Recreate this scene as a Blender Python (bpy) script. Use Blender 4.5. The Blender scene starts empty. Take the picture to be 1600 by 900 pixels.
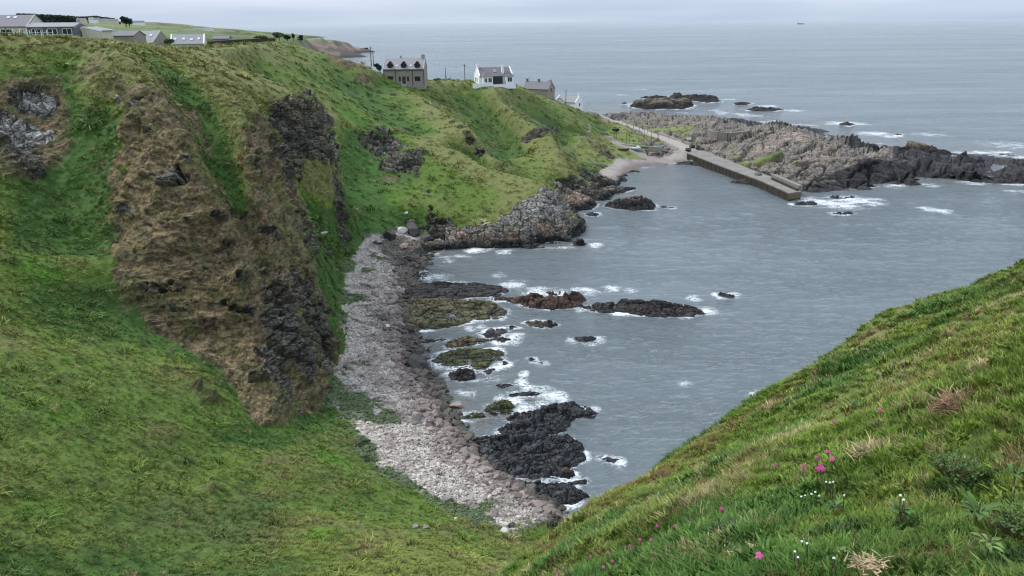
import bpy, math, random
import numpy as np
from mathutils import Vector, Matrix
from mathutils.geometry import delaunay_2d_cdt
rad = math.radians
random.seed(4)
SC = bpy.context.scene
COL = SC.collection

# ------------------------------------------------------------------ camera
F = 1232.0                      # focal length in pixels of the 1600 wide photograph
EYE = Vector((0.0, 0.0, 45.0))
PITCH, ROLL = rad(18.64), rad(0.48)
_f = Vector((0, math.cos(PITCH), -math.sin(PITCH)))
_r0 = Vector((1, 0, 0)); _u0 = _r0.cross(_f)
_r = _r0 * math.cos(ROLL) - _u0 * math.sin(ROLL)
_u = _u0 * math.cos(ROLL) + _r0 * math.sin(ROLL)
cam_d = bpy.data.cameras.new('camera'); cam = bpy.data.objects.new('camera', cam_d); COL.objects.link(cam)
cam_d.sensor_width = 36.0; cam_d.lens = F / 1600.0 * 36.0
cam_d.clip_start = 0.1; cam_d.clip_end = 60000
m3 = Matrix((_r, _u, -_f)).transposed()
cam.matrix_world = Matrix.Translation(EYE) @ m3.to_4x4()
SC.camera = cam

# ------------------------------------------------------------------ overcast sky
SUN_EL, SUN_AZ = rad(48), rad(-70)         # azimuth measured from +Y (view direction) towards +X
world = bpy.data.worlds.new('World'); SC.world = world; world.use_nodes = True
nt = world.node_tree; nt.nodes.clear()
def wn(t, **k):
    n = nt.nodes.new(t)
    for a, b in k.items(): setattr(n, a, b)
    return n
wout = wn('ShaderNodeOutputWorld'); wbg = wn('ShaderNodeBackground')
sky = wn('ShaderNodeTexSky', sky_type='NISHITA', sun_disc=False)
sky.sun_elevation = SUN_EL; sky.sun_rotation = SUN_AZ; sky.altitude = 50; sky.air_density = 1.0; sky.dust_density = 2.0
tc = wn('ShaderNodeTexCoord'); mp = wn('ShaderNodeMapping'); mp.inputs['Scale'].default_value = (1.2, 1.2, 14.0)
nz = wn('ShaderNodeTexNoise'); nz.inputs['Scale'].default_value = 1.6; nz.inputs['Detail'].default_value = 4
cr = wn('ShaderNodeValToRGB')
cr.color_ramp.elements[0].position = 0.35; cr.color_ramp.elements[0].color = (3.9, 4.75, 6.1, 1)
cr.color_ramp.elements[1].position = 0.68; cr.color_ramp.elements[1].color = (5.7, 6.4, 7.5, 1)
nt.links.new(tc.outputs['Generated'], mp.inputs['Vector']); nt.links.new(mp.outputs[0], nz.inputs['Vector'])
nt.links.new(nz.outputs['Fac'], cr.inputs['Fac'])
# cloud deck is brighter overhead than at the horizon
sep = wn('ShaderNodeSeparateXYZ'); nt.links.new(tc.outputs['Generated'], sep.inputs[0])
mr = wn('ShaderNodeMapRange'); mr.inputs['From Min'].default_value = 0.0; mr.inputs['From Max'].default_value = 0.9
mr.inputs['To Min'].default_value = 1.0; mr.inputs['To Max'].default_value = 2.1
nt.links.new(sep.outputs['Z'], mr.inputs['Value'])
vm = wn('ShaderNodeVectorMath', operation='SCALE'); nt.links.new(cr.outputs['Color'], vm.inputs[0]); nt.links.new(mr.outputs[0], vm.inputs['Scale'])
mx = wn('ShaderNodeMix', data_type='RGBA'); mx.inputs[0].default_value = 0.88
nt.links.new(sky.outputs[0], mx.inputs[6]); nt.links.new(vm.outputs[0], mx.inputs[7])
nt.links.new(mx.outputs[2], wbg.inputs['Color']); wbg.inputs['Strength'].default_value = 0.066
nt.links.new(wbg.outputs[0], wout.inputs['Surface'])
sd = bpy.data.lights.new('sun', 'SUN'); sd.energy = 1.5; sd.angle = rad(10); sd.color = (1.0, 0.965, 0.91)
sun = bpy.data.objects.new('sun', sd); COL.objects.link(sun)
sv = Vector((math.sin(SUN_AZ) * math.cos(SUN_EL), math.cos(SUN_AZ) * math.cos(SUN_EL), math.sin(SUN_EL)))
sun.rotation_euler = (-sv).to_track_quat('-Z', 'Y').to_euler(); sun.location = (0, 0, 200)
SC.view_settings.view_transform = 'Standard'; SC.view_settings.look = 'None'
SC.view_settings.exposure = 1.05; SC.view_settings.gamma = 1.0; SC.view_settings.use_curve_mapping = False
SC.render.engine = 'CYCLES'
SC.cycles.pixel_filter_type = 'BLACKMAN_HARRIS'; SC.cycles.filter_width = 1.2; SC.cycles.use_denoising = True; SC.cycles.max_bounces = 5; SC.cycles.diffuse_bounces = 2; SC.cycles.glossy_bounces = 2
SC.cycles.transmission_bounces = 3; SC.cycles.transparent_max_bounces = 6; SC.cycles.caustics_reflective = False

# ------------------------------------------------------------------ pixel helpers
def ray(px, py):
    return _f + _r * ((px - 800) / F) + _u * ((450 - py) / F)
def T(px, py, t):
    p = EYE + ray(px, py) * t
    return (p.x, p.y, p.z)
def Z(px, py, z):
    d = ray(px, py); t = (z - EYE.z) / d.z
    p = EYE + d * t
    return (p.x, p.y, p.z)

# ------------------------------------------------------------------ noise
def _h(ix, iy, iz, s):
    n = (ix.astype(np.int64) * 374761393 + iy.astype(np.int64) * 668265263 + iz.astype(np.int64) * 2147483647 + s * 1274126177) & 0xffffffff
    n = ((n ^ (n >> 13)) * 1274126177) & 0xffffffff
    n = (n ^ (n >> 16)) & 0xffffff
    return n.astype(np.float32) / 16777215.0
def vn2(x, y, s=0):
    ix = np.floor(x); iy = np.floor(y); fx = (x - ix).astype(np.float32); fy = (y - iy).astype(np.float32)
    fx = fx * fx * (3 - 2 * fx); fy = fy * fy * (3 - 2 * fy); z0 = np.zeros(1)
    a = _h(ix, iy, z0, s); b = _h(ix + 1, iy, z0, s); c = _h(ix, iy + 1, z0, s); d = _h(ix + 1, iy + 1, z0, s)
    return (a * (1 - fx) + b * fx) * (1 - fy) + (c * (1 - fx) + d * fx) * fy
def vn3(x, y, z, s=0):
    ix = np.floor(x); iy = np.floor(y); iz = np.floor(z)
    fx = (x - ix).astype(np.float32); fy = (y - iy).astype(np.float32); fz = (z - iz).astype(np.float32)
    fx = fx * fx * (3 - 2 * fx); fy = fy * fy * (3 - 2 * fy); fz = fz * fz * (3 - 2 * fz)
    r = 0
    for dz in (0, 1):
        a = _h(ix, iy, iz + dz, s); b = _h(ix + 1, iy, iz + dz, s); c = _h(ix, iy + 1, iz + dz, s); d = _h(ix + 1, iy + 1, iz + dz, s)
        v = (a * (1 - fx) + b * fx) * (1 - fy) + (c * (1 - fx) + d * fx) * fy
        r = r + v * (fz if dz else 1 - fz)
    return r
def fbm2(x, y, oct=4, s=0, g=0.5):
    r = 0; a = 1; t = 0
    for i in range(oct):
        r = r + a * (vn2(x, y, s + i) - 0.5) * 2; t += a; a *= g; x = x * 2.03 + 11.3; y = y * 2.03 - 7.1
    return r / t
def fbm3(x, y, z, oct=3, s=0, g=0.5):
    r = 0; a = 1; t = 0
    for i in range(oct):
        r = r + a * (vn3(x, y, z, s + i) - 0.5) * 2; t += a; a *= g; x = x * 2.03 + 5.3; y = y * 2.03 - 7.1; z = z * 2.03 + 2.9
    return r / t
def cells(x, y, s=0):
    """2-D cell noise: (random value of the nearest cell, distance to the cell border, second random value)"""
    ix = np.floor(x); iy = np.floor(y)
    f1 = np.full(x.shape, 9.0, np.float32); f2 = f1.copy(); v = np.zeros(x.shape, np.float32); w = v.copy(); z0 = np.zeros(1)
    for dx in (-1, 0, 1):
        for dy in (-1, 0, 1):
            cx = ix + dx; cy = iy + dy
            a = _h(cx, cy, z0, s); b = _h(cx, cy, z0, s + 77)
            d = np.sqrt((cx + 0.15 + 0.7 * a - x) ** 2 + (cy + 0.15 + 0.7 * b - y) ** 2).astype(np.float32)
            n = d < f1
            f2 = np.where(n, f1, np.minimum(f2, d)); f1 = np.where(n, d, f1)
            v = np.where(n, _h(cx, cy, z0, s + 33), v); w = np.where(n, a, w)
    return v, f2 - f1, w
def sst(a, b, x):
    t = np.clip((x - a) / (b - a), 0, 1)
    return t * t * (3 - 2 * t)
def in_poly(x, y, poly):
    inside = np.zeros(x.shape, bool); n = len(poly); j = n - 1
    for i in range(n):
        xi, yi = poly[i]; xj, yj = poly[j]
        if yi != yj:
            inside ^= ((yi > y) != (yj > y)) & (x < (xj - xi) * (y - yi) / (yj - yi) + xi)
        j = i
    return inside
def seg_dist(x, y, pts, closed=True):
    d = np.full(x.shape, 1e9, np.float32)
    n = len(pts)
    for i in range(n if closed else n - 1):
        ax, ay = pts[i][:2]; bx, by = pts[(i + 1) % n][:2]
        vx, vy = bx - ax, by - ay; L = vx * vx + vy * vy + 1e-9
        t = np.clip(((x - ax) * vx + (y - ay) * vy) / L, 0, 1)
        d = np.minimum(d, np.hypot(x - ax - t * vx, y - ay - t * vy))
    return d
# ------------------------------------------------------------------ land form (a triangulated set of surveyed points)
PTS = []; EDG = []
def pts(*ps):
    for p in ps: PTS.append(p)
def line(*ps):
    i0 = len(PTS)
    for p in ps: PTS.append(p)
    for i in range(i0, len(PTS) - 1): EDG.append((i, i + 1))
G = lambda x, y: 43.4 + 0.673 * x - 0.683 * y
def gp(x, y, d=0.0): return (x, y, G(x, y) + d)
# near hillside
line((14.3, 21, 38.6), (11.7, 22.5, 36.6), (7.8, 21.7, 34.2), (3.7, 20, 32.4), (1.0, 17.9, 32.0), (-.1, 15, 33.1), (-.5, 12.5, 34.5), (-.7, 9, 36.8), (-.9, 4, 40.0), (-1, -2, 43.8))
pts(gp(3, 4), gp(6, 9), gp(3, 12), gp(8, 15), gp(1.5, 8), gp(1, 1), gp(5, 2, -.6), (9, 6, 44.3), (16, 14, 43.6), (12, 3, 48), (22, 18, 44), (3, -5, 47), (20, -12, 54), (40, 5, 55), (-10, -14, 47), (70, -20, 58), (-60, -20, 50))
pts((18.5, 27, 34), (22, 36, 27), (25, 50, 15), (28, 64, 0), (30, 72, -3), (14, 27.5, 31.5), (17, 38, 22), (19, 50, 10), (9, 27.5, 27.5), (11, 37, 19), (13, 48, 9), (15, 58, 0), (4.4, 25, 27), (5.5, 32, 19.5), (7, 42, 10), (8, 50, 3), (9, 57, -.5), (1.3, 23, 27), (1.5, 30, 20), (1, 40, 12.5), (0, 48, 8),
    (40, 30, 40), (50, 50, 22), (50, 66, 0), (80, 60, 0), (70, 30, 35), (120, 20, 40), (120, 45, -2), (200, -10, 30), (200, 20, -3), (55, 75, -4), (90, 72, -4), (130, 60, -4), (260, 30, -4))
pts((-3, 14, 30.5), (-5, 20, 25), (-6, 30, 17.8), (-3, 5, 37), (-8, 8, 31.5), (-15, 15, 25.5), (-20, 25, 18.5), (-30, 10, 32), (-45, 30, 25), (-60, 45, 28), (-80, 65, 36), (-100, 90, 43), (-90, 20, 44))
pts((-170, -20, 50), (-170, 100, 46), (-170, 200, 44), (-120, 140, 45))
# left bowl and gully floor
pts(T(0, 900, 46), T(200, 900, 50), T(400, 900, 52), T(600, 900, 50), T(700, 872, 53), T(0, 800, 51), T(200, 800, 57), T(400, 800, 62), T(0, 700, 57), T(150, 700, 62), T(300, 700, 68), T(0, 600, 64),
    T(150, 600, 69), T(300, 600, 76), T(0, 500, 73), T(100, 500, 79), T(185, 500, 83), T(250, 520, 84.5), T(320, 560, 83), T(0, 400, 81), T(80, 400, 88), T(160, 400, 90.5), T(205, 400, 87.5), T(0, 300, 90), T(80, 300, 96), T(150, 300, 98), T(195, 300, 92),
    T(0, 200, 98), T(90, 200, 103), T(170, 200, 102), T(100, 130, 106), T(0, 130, 103), T(395, 640, 79), T(370, 600, 82), T(470, 720, 71), T(600, 850, 57), T(500, 790, 65))
# plateau edge of the left hill
line(T(-60, 52, 104), T(0, 55, 108), T(80, 54, 110), T(150, 58, 111), T(200, 68, 114), T(250, 75, 122), T(300, 80, 150), T(400, 69, 200), T(440, 65, 235))
pts(T(0, 63, 150), T(120, 66, 150), T(0, 63, 190), T(120, 66, 190), T(200, 84, 180), T(215, 80, 220), T(300, 76, 200), T(330, 72, 220), T(0, 48, 400), T(150, 48, 400), T(250, 52, 400), T(350, 56, 420), T(430, 62, 330))
# brown spur and ribs of the cliff face
line(T(200, 85, 103), T(245, 120, 97), T(283, 170, 93.5), T(312, 230, 91.5), T(338, 290, 90.5), T(365, 350, 90), T(390, 430, 88.5), T(413, 510, 86), T(425, 600, 82), T(430, 690, 76))
line(T(222, 84, 117), T(262, 118, 114), T(302, 172, 110), T(334, 235, 106.5), T(358, 295, 103), T(380, 350, 99.5), T(402, 430, 94.5), T(425, 500, 91), T(440, 600, 86))
line(T(330, 118, 113), T(365, 160, 106), T(388, 205, 102), T(401, 270, 98.5), T(410, 340, 95.5), T(428, 400, 93.5), T(452, 470, 92.5))
line(T(345, 190, 108), T(372, 250, 104), T(385, 310, 100))
line(T(300, 90, 125), T(350, 115, 119), T(400, 150, 114), T(440, 182, 112), T(455, 260, 110), T(480, 370, 108), T(503, 450, 106), T(518, 520, 104), Z(513, 580, 1.5), Z(497, 645, 3), T(450, 690, 75.5))
pts(T(405, 190, 111), T(428, 250, 107), T(440, 330, 103.5), T(463, 420, 100.5), T(488, 500, 98.5), T(255, 220, 92.5), T(250, 300, 90), T(255, 400, 87), T(300, 450, 87), T(290, 340, 89.5), T(330, 400, 88.5), T(225, 200, 95), T(350, 500, 86.5), T(372, 560, 84), T(480, 600, 90))
# third rib with the dark crag, its back, and the gully behind
line(T(320, 80, 160), T(400, 118, 154), T(460, 135, 151), T(495, 152, 150), T(512, 200, 149), T(523, 265, 147), T(530, 330, 146), Z(540, 395, 4))
line(T(350, 108, 142), T(400, 138, 140), T(440, 160, 141), T(470, 158, 146), T(495, 157, 149))
line(T(445, 215, 139.5), T(470, 250, 140.5), T(500, 262, 143.5), T(518, 275, 145.5))
pts(T(480, 200, 143), T(472, 310, 137), T(490, 380, 138), Z(497, 425, 4), T(470, 240, 140), Z(512, 470, 3.5), Z(520, 520, 2.5), (-33, 122, 18), (-29.5, 116, 11), (-26, 109, 5), (-23.5, 103, 3.4), (-36, 130, 15), (-31, 126, 9), (-42, 131, 25))
pts((-42, 171, 16), (-36, 163, 11), (-33, 158, 7), (-50, 178, 24), (-58, 184, 30))
# the big slope beneath the houses
line(T(450, 66, 235), T(500, 80, 236), T(560, 96, 236), T(590, 112, 237), T(601, 130, 238), T(660, 131, 245), T(700, 127, 252), T(745, 131, 262), T(800, 133, 266), T(832, 138, 270), T(870, 160, 285), T(905, 171, 305), T(935, 195, 295), T(952, 220, 276), T(964, 240, 262))
pts(T(480, 100, 215), T(500, 130, 207), T(520, 180, 190), T(522, 220, 182), T(528, 260, 174), T(545, 330, 163), Z(560, 375, 4), T(560, 150, 222), T(560, 220, 192), T(560, 290, 175), T(600, 330, 168),
    T(600, 180, 214), T(650, 170, 222), T(640, 145, 234), T(620, 205, 200), T(585, 215, 196), T(650, 215, 203), T(608, 236, 197.5), T(622, 272, 183.5), T(578, 255, 186), T(642, 264, 186), T(657, 225, 194), T(600, 204, 199), T(632, 212, 198),
    T(690, 212, 201), T(728, 217, 199), T(730, 238, 193), T(690, 245, 190), T(660, 300, 176), T(640, 320, 170), Z(600, 362, 4.5),
    Z(888, 292, 3.5), T(715, 140, 255), T(748, 168, 253), T(776, 200, 247), T(795, 232, 237), T(803, 260, 225), T(840, 272, 208), T(820, 215, 229), T(835, 240, 220), T(860, 265, 210), T(880, 180, 270), T(897, 210, 262), T(895, 240, 250), Z(905, 255, 3.6), Z(935, 262, 2.5), T(920, 235, 258), T(900, 272, 238))
line(T(655, 150, 228), T(698, 172, 217), T(735, 192, 207), T(757, 214, 200), T(768, 240, 196))
line(T(775, 143, 253), T(800, 162, 243), T(832, 185, 233), T(866, 203, 224), T(876, 230, 219), T(884, 265, 211))
line(T(835, 160, 279), T(862, 182, 276), T(885, 208, 270), T(898, 235, 260), T(903, 262, 246))
def H(px, py, t, drop):
    q = T(px, py, t); return (q[0], q[1], q[2] - drop)
line(H(728, 240, 200, 4), H(752, 256, 196, 6), H(785, 264, 193, 6), H(820, 272, 190, 6), H(862, 285, 187, 5))
line(H(698, 172, 225, 4), H(735, 192, 215, 6), H(757, 214, 208, 6.5), H(768, 238, 204, 5))
line(H(800, 162, 251, 4), H(832, 185, 241, 6), H(866, 203, 233, 6), H(877, 230, 228, 5))
line(H(283, 170, 98, 2.5), H(312, 230, 96, 3), H(338, 290, 95, 3), H(362, 345, 94, 2))
# behind the houses
pts(T(601, 128, 262), T(700, 124, 275), T(745, 127, 290), T(800, 130, 300), (0, 330, 4), (-50, 300, 20), (-60, 345, -.3), (-20, 345, -1), (-110, 385, -1), (-80, 300, 30), (-120, 280, 37), (-150, 410, -2), (-170, 470, -3), (30, 335, 3), (12, 322, 9), (-20, 300, 18))
# grassy knob and its cliffs
line(T(700, 228, 195), T(735, 240, 191), T(755, 256, 188), T(820, 272, 183), T(862, 285, 180.5))
line(T(672, 318, 172), T(700, 336, 170), T(725, 343, 169.6), T(765, 340, 170.2), T(800, 320, 174), T(845, 294, 178), T(862, 288, 180))
line(Z(660, 378, 2.2), Z(700, 384, .8), Z(730, 388, .1), Z(762, 393, 0), Z(830, 386, 0), Z(893, 385, 0), Z(924, 379, 0), Z(915, 356, 0), Z(895, 335, 0), Z(900, 323, 0), Z(930, 318, 0), Z(962, 306, 0), Z(940, 297, .2), Z(975, 283, 0), Z(985, 268, 0), Z(1010, 259, 0), Z(1045, 257, 0), Z(1092, 253, 0))
pts(T(700, 366, 167.6), T(730, 366, 166.8), T(765, 368, 166.3), T(800, 362, 168), T(830, 355, 170), T(860, 345, 171.5), T(835, 375, 167.2), T(885, 360, 170), T(870, 310, 178), T(880, 330, 176), T(740, 300, 178), T(780, 290, 181), T(700, 290, 180), T(905, 370, 169.5), T(912, 376, 168.5), Z(880, 318, 2.5), Z(920, 300, 2.5), Z(950, 285, 1.5))
# cove beach
line(Z(640, 365, 2.5), Z(672, 392, .3), Z(662, 415, 0), Z(650, 440, 0), Z(640, 480, -.1), Z(640, 520, 0), Z(655, 560, 0), Z(690, 610, 0), Z(705, 650, 0), Z(735, 690, 0), Z(775, 735, 0), Z(830, 765, 0), Z(865, 790, 0))
line(Z(548, 385, 4), Z(532, 430, 3.5), Z(523, 480, 3), Z(528, 530, 2.5), Z(520, 600, 3), Z(540, 660, 4), Z(570, 720, 4.5), Z(640, 770, 4.6), Z(720, 805, 4.4), Z(800, 838, 4))
line(Z(598, 390, 2.8), Z(590, 450, 2.2), Z(590, 520, 1.7), Z(620, 600, 1.6), Z(660, 670, 1.8), Z(720, 735, 2.0), Z(800, 790, 1.8), Z(845, 815, 2.5))
# sea bed in the bay
pts(Z(700, 402, -1), Z(735, 404, -1.8), Z(765, 407, -2), Z(800, 404, -2), Z(840, 400, -2.2), Z(880, 397, -2.2), Z(912, 392, -2.2), Z(934, 380, -2.5), Z(925, 358, -2.5))
pts(Z(760, 420, -2.5), Z(900, 400, -3.5), Z(960, 370, -4), Z(720, 470, -2), Z(720, 560, -1.6), Z(760, 640, -1.6), Z(830, 700, -2), Z(900, 770, -3), Z(1000, 720, -4), Z(1000, 560, -5), Z(1000, 450, -5), Z(1200, 450, -5), Z(1300, 340, -5), Z(1500, 320, -5), Z(1600, 320, -5), Z(1100, 300, -3), Z(1000, 300, -3), Z(1200, 320, -4), Z(1060, 272, -2), Z(940, 340, -3), Z(700, 400, -1), Z(735, 402, -1.8), Z(765, 405, -2), Z(800, 402, -2), Z(840, 398, -2.2), Z(880, 395, -2.2), Z(912, 390, -2.2), Z(932, 380, -2.5), Z(925, 360, -2.5), (60, 150, -6), (200, 120, -6), (260, 200, -6))
# harbour flat, beach, peninsula
pts(Z(970, 256, 1.2), Z(1010, 246, 1.6), Z(1060, 243, 1.8), Z(1085, 246, 1.8), Z(975, 240, 3.0), Z(1040, 236, 3.0), Z(1075, 234, 3.4), Z(975, 228, 4.2), Z(1050, 225, 4.2), Z(960, 205, 5), Z(1000, 200, 5), Z(1020, 212, 4.6), Z(955, 190, 5.5), Z(1112, 228, 3.8), Z(1094, 243, 2.0), Z(1130, 255, 1.6), Z(1150, 262, 1.2), Z(1185, 274, 1.0), Z(1225, 290, .2), Z(1140, 243, 3.0), Z(1165, 254, 2.8), Z(1195, 266, 2.6),
    Z(925, 178, 8), Z(920, 170, 9), Z(935, 178, 6.5), Z(960, 188, 5), Z(985, 190, 3.5), Z(985, 183, -.5), Z(950, 176, -.5), Z(930, 166, -.5), Z(1010, 193, 4), Z(1060, 205, 5), Z(1090, 214, 5), Z(1110, 220, 4.2), Z(1150, 225, 4.5))
line(Z(992, 183, -.5), Z(1005, 172, -.5), Z(1060, 166, -.5), Z(1120, 168, -.5), Z(1175, 178, -.5), Z(1195, 190, -.5), Z(1215, 197, -.5), Z(1262, 196, -.5), Z(1300, 203, -.5), Z(1345, 226, -.5))
pts(Z(1030, 178, 4.5), Z(1080, 182, 6.5), Z(1120, 190, 6.8), Z(1160, 192, 4.5), Z(1180, 200, 3.5), Z(1020, 190, 4), Z(1080, 198, 6), Z(1140, 205, 6), Z(1170, 212, 6.5))
pts(T(1250, 202, 271), T(1225, 208, 268), T(1195, 222, 260), T(1285, 215, 262), T(1200, 240, 243), T(1260, 235, 240), T(1330, 242, 238), T(1310, 228, 250), Z(1185, 262, 4.5), Z(1225, 275, 3.5), Z(1262, 272, 4.2), Z(1300, 272, 3.6), T(1240, 255, 232), T(1300, 255, 232), T(1370, 258, 234), Z(1370, 272, 3.5), Z(1420, 262, 4.5), Z(1420, 275, 2.6), Z(1470, 256, 4.5), Z(1470, 270, 3), Z(1520, 262, 4), Z(1570, 262, 4.5), Z(1570, 275, 2), Z(1620, 262, 4.5), Z(1700, 265, 4))
line(Z(1170, 272, 0), Z(1215, 290, 0), Z(1258, 292, 0), Z(1300, 290, 0), Z(1350, 289, 0), Z(1400, 290, 0), Z(1450, 287, 0), Z(1500, 283, 0), Z(1560, 287, 0), Z(1620, 291, 0), Z(1740, 288, 0))
line(Z(1350, 226, 0), Z(1400, 240, .3), Z(1440, 245, 0), Z(1500, 248, 0), Z(1560, 246, 0), Z(1620, 243, 0), Z(1740, 248, 0))
pts(Z(1000, 150, -4), Z(1200, 150, -5), Z(1400, 180, -5), Z(1500, 220, -5), Z(1700, 220, -5), (-30, 475, -6), (100, 475, -6), (255, 475, -6), (255, 380, -6), (20, 400, -4), (-20, 400, -4), Z(1330, 195, -4), (355, 300, -6), (355, 10, -6), (355, 475, -6))

X0, X1, Y0, Y1, DG = -168.0, 350.0, -18.0, 470.0, 0.5
def build_grid():
    r = delaunay_2d_cdt([Vector(p[:2]) for p in PTS], EDG, [], 0, 1e-4)
    V, E, FC, ov = r[0], r[1], r[2], r[3]
    zz = []
    for k, v in enumerate(V):
        if ov[k]: zz.append(sum(PTS[i][2] for i in ov[k]) / len(ov[k]))
        else:     # a crossing of two constraint lines: take the nearest points
            dd = sorted((math.hypot(v.x - p[0], v.y - p[1]), p[2]) for p in PTS)[:2]
            zz.append((dd[0][1] + dd[1][1]) / 2)
    nx = int((X1 - X0) / DG) + 1; ny = int((Y1 - Y0) / DG) + 1
    g = np.zeros((ny, nx), np.float64)
    for f in FC:
        a, b, c = (V[i] for i in f); za, zb, zc = (zz[i] for i in f)
        i0 = max(0, int((min(a.x, b.x, c.x) - X0) / DG)); i1 = min(nx - 1, int((max(a.x, b.x, c.x) - X0) / DG) + 1)
        j0 = max(0, int((min(a.y, b.y, c.y) - Y0) / DG)); j1 = min(ny - 1, int((max(a.y, b.y, c.y) - Y0) / DG) + 1)
        if i1 < i0 or j1 < j0: continue
        xs = X0 + DG * np.arange(i0, i1 + 1); ys = Y0 + DG * np.arange(j0, j1 + 1)
        xx, yy = np.meshgrid(xs, ys)
        D = (b.y - c.y) * (a.x - c.x) + (c.x - b.x) * (a.y - c.y)
        if abs(D) < 1e-9: continue
        l1 = ((b.y - c.y) * (xx - c.x) + (c.x - b.x) * (yy - c.y)) / D
        l2 = ((c.y - a.y) * (xx - c.x) + (a.x - c.x) * (yy - c.y)) / D
        l3 = 1 - l1 - l2
        m = (l1 > -1e-6) & (l2 > -1e-6) & (l3 > -1e-6)
        sub = g[j0:j1 + 1, i0:i1 + 1]; sub[m] = (l1 * za + l2 * zb + l3 * zc)[m]
    return g
def blur(a, s):
    s /= DG; k = int(3 * s) + 1; w = np.exp(-0.5 * (np.arange(-k, k + 1) / s) ** 2); w /= w.sum()
    p = np.pad(a, ((k, k), (0, 0)), 'edge'); o = sum(w[i] * p[i:i + a.shape[0]] for i in range(2 * k + 1))
    p = np.pad(o, ((0, 0), (k, k)), 'edge'); return sum(w[i] * p[:, i:i + a.shape[1]] for i in range(2 * k + 1))
G0 = build_grid()
GX, GY = np.meshgrid(X0 + DG * np.arange(G0.shape[1]), Y0 + DG * np.arange(G0.shape[0]))
RR = np.hypot(GX, GY)
ws = sst(30, 120, RR) * sst(3, 9, G0)
G1 = blur(G0, 0.8) * (1 - ws) + blur(G0, 1.3) * ws
HG = G1
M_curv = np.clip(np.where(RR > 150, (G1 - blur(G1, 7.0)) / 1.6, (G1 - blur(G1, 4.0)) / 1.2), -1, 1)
def sample(g, x, y):
    fx = np.clip((x - X0) / DG, 0, g.shape[1] - 1.001); fy = np.clip((y - Y0) / DG, 0, g.shape[0] - 1.001)
    i = fx.astype(np.int32); j = fy.astype(np.int32); u = fx - i; v = fy - j
    return (g[j, i] * (1 - u) + g[j, i + 1] * u) * (1 - v) + (g[j + 1, i] * (1 - u) + g[j + 1, i + 1] * u) * v
def ground(x, y):
    return float(sample(HG, np.array([x]), np.array([y]))[0])
def hit(px, py, t0=2.0, t1=520.0):
    """first point of the land (or sea) seen through a pixel"""
    d = ray(px, py); t = np.arange(t0, t1, 0.15)
    x = EYE.x + d.x * t; y = EYE.y + d.y * t; z = EYE.z + d.z * t
    h = np.maximum(sample(HG, x, y), 0.0)
    k = np.nonzero(z < h)[0]
    k = k[0] if len(k) else len(t) - 1
    return (float(x[k]), float(y[k]), float(h[k]))

# ------------------------------------------------------------------ ground cover: soft 3-D patches laid on the land form
def cover(lst):
    """lst of (px, py, radius in photo pixels, strength): each becomes a patch of that real size where it lies on the ground"""
    m = np.zeros(HG.shape, np.float32)
    for px, py, rp, st in lst:
        x, y, z = hit(px, py); t = math.sqrt(x * x + y * y + (z - 45) ** 2); R = rp * t / F
        i0 = max(0, int((x - 3 * R - X0) / DG)); i1 = min(m.shape[1], int((x + 3 * R - X0) / DG) + 2)
        j0 = max(0, int((y - 3 * R - Y0) / DG)); j1 = min(m.shape[0], int((y + 3 * R - Y0) / DG) + 2)
        d2 = (GX[j0:j1, i0:i1] - x) ** 2 + (GY[j0:j1, i0:i1] - y) ** 2 + (HG[j0:j1, i0:i1] - z) ** 2
        m[j0:j1, i0:i1] = np.maximum(m[j0:j1, i0:i1], st * np.exp(-d2 / (R * R) * 0.7))
    return m
def fill(poly, step=13, st=1.0, k=1.0):
    xs = [p[0] for p in poly]; ys = [p[1] for p in poly]; out = []
    for j, yy in enumerate(range(int(min(ys)), int(max(ys)) + 1, step)):
        for xx in range(int(min(xs)) + (j % 2) * step // 2, int(max(xs)) + 1, step):
            if in_poly(np.array([float(xx)]), np.array([float(yy)]), poly)[0]: out.append((xx, yy, step * 1.05 * k, st))
    return out
M_brown = cover(fill([(212,132),(250,125),(290,165),(320,225),(345,285),(372,335),(398,340),(396,260),(378,195),(410,180),(440,195),(455,260),(480,370),(505,450),(520,530),(510,600),(500,650),(455,640),(440,668),(408,660),(385,620),(330,560),(270,530),(225,480),(195,430),(180,350),(172,280),(190,220)], 16) + fill([(20,140),(90,140),(110,200),(90,260),(0,270),(0,150)], 18, .75) + [(230,150,34,.8),(268,200,34,1),(250,250,34,1),(235,300,38,1),(225,350,34,.9),(300,310,45,1),(250,400,40,1),(330,400,50,1),(290,460,50,1),(370,470,50,1),(400,400,45,1),(425,320,36,.9),(412,262,30,.9),(440,440,45,1),(340,520,45,1),(385,580,40,1),(418,640,30,1),(470,590,35,.8),(480,430,30,.8),
    (140,105,40,.5),(180,130,30,.5),(40,150,40,.7),(30,240,50,.75),(80,190,30,.5),(100,210,30,.4),(330,240,25,.5),(350,300,25,.5),(590,112,24,.9),(545,95,26,.8),(520,92,20,.6),(570,125,20,.6),(150,250,30,.4),(60,480,40,.3),(320,620,50,.4),(250,560,45,.45),(200,470,40,.4),(640,280,25,.25),(700,240,30,.3),(560,190,25,.3),
    (880,240,20,.4),(940,230,20,.8),(925,215,16,.7),(950,215,14,.8),(500,720,60,.3),(300,760,60,.35),(560,690,14,.8),(580,720,14,.6),(700,800,16,.6),(360,120,40,.25),(450,130,40,.25),(120,860,60,.25),(840,205,25,.5),(610,280,16,.7),(820,150,30,.3)])
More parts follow.
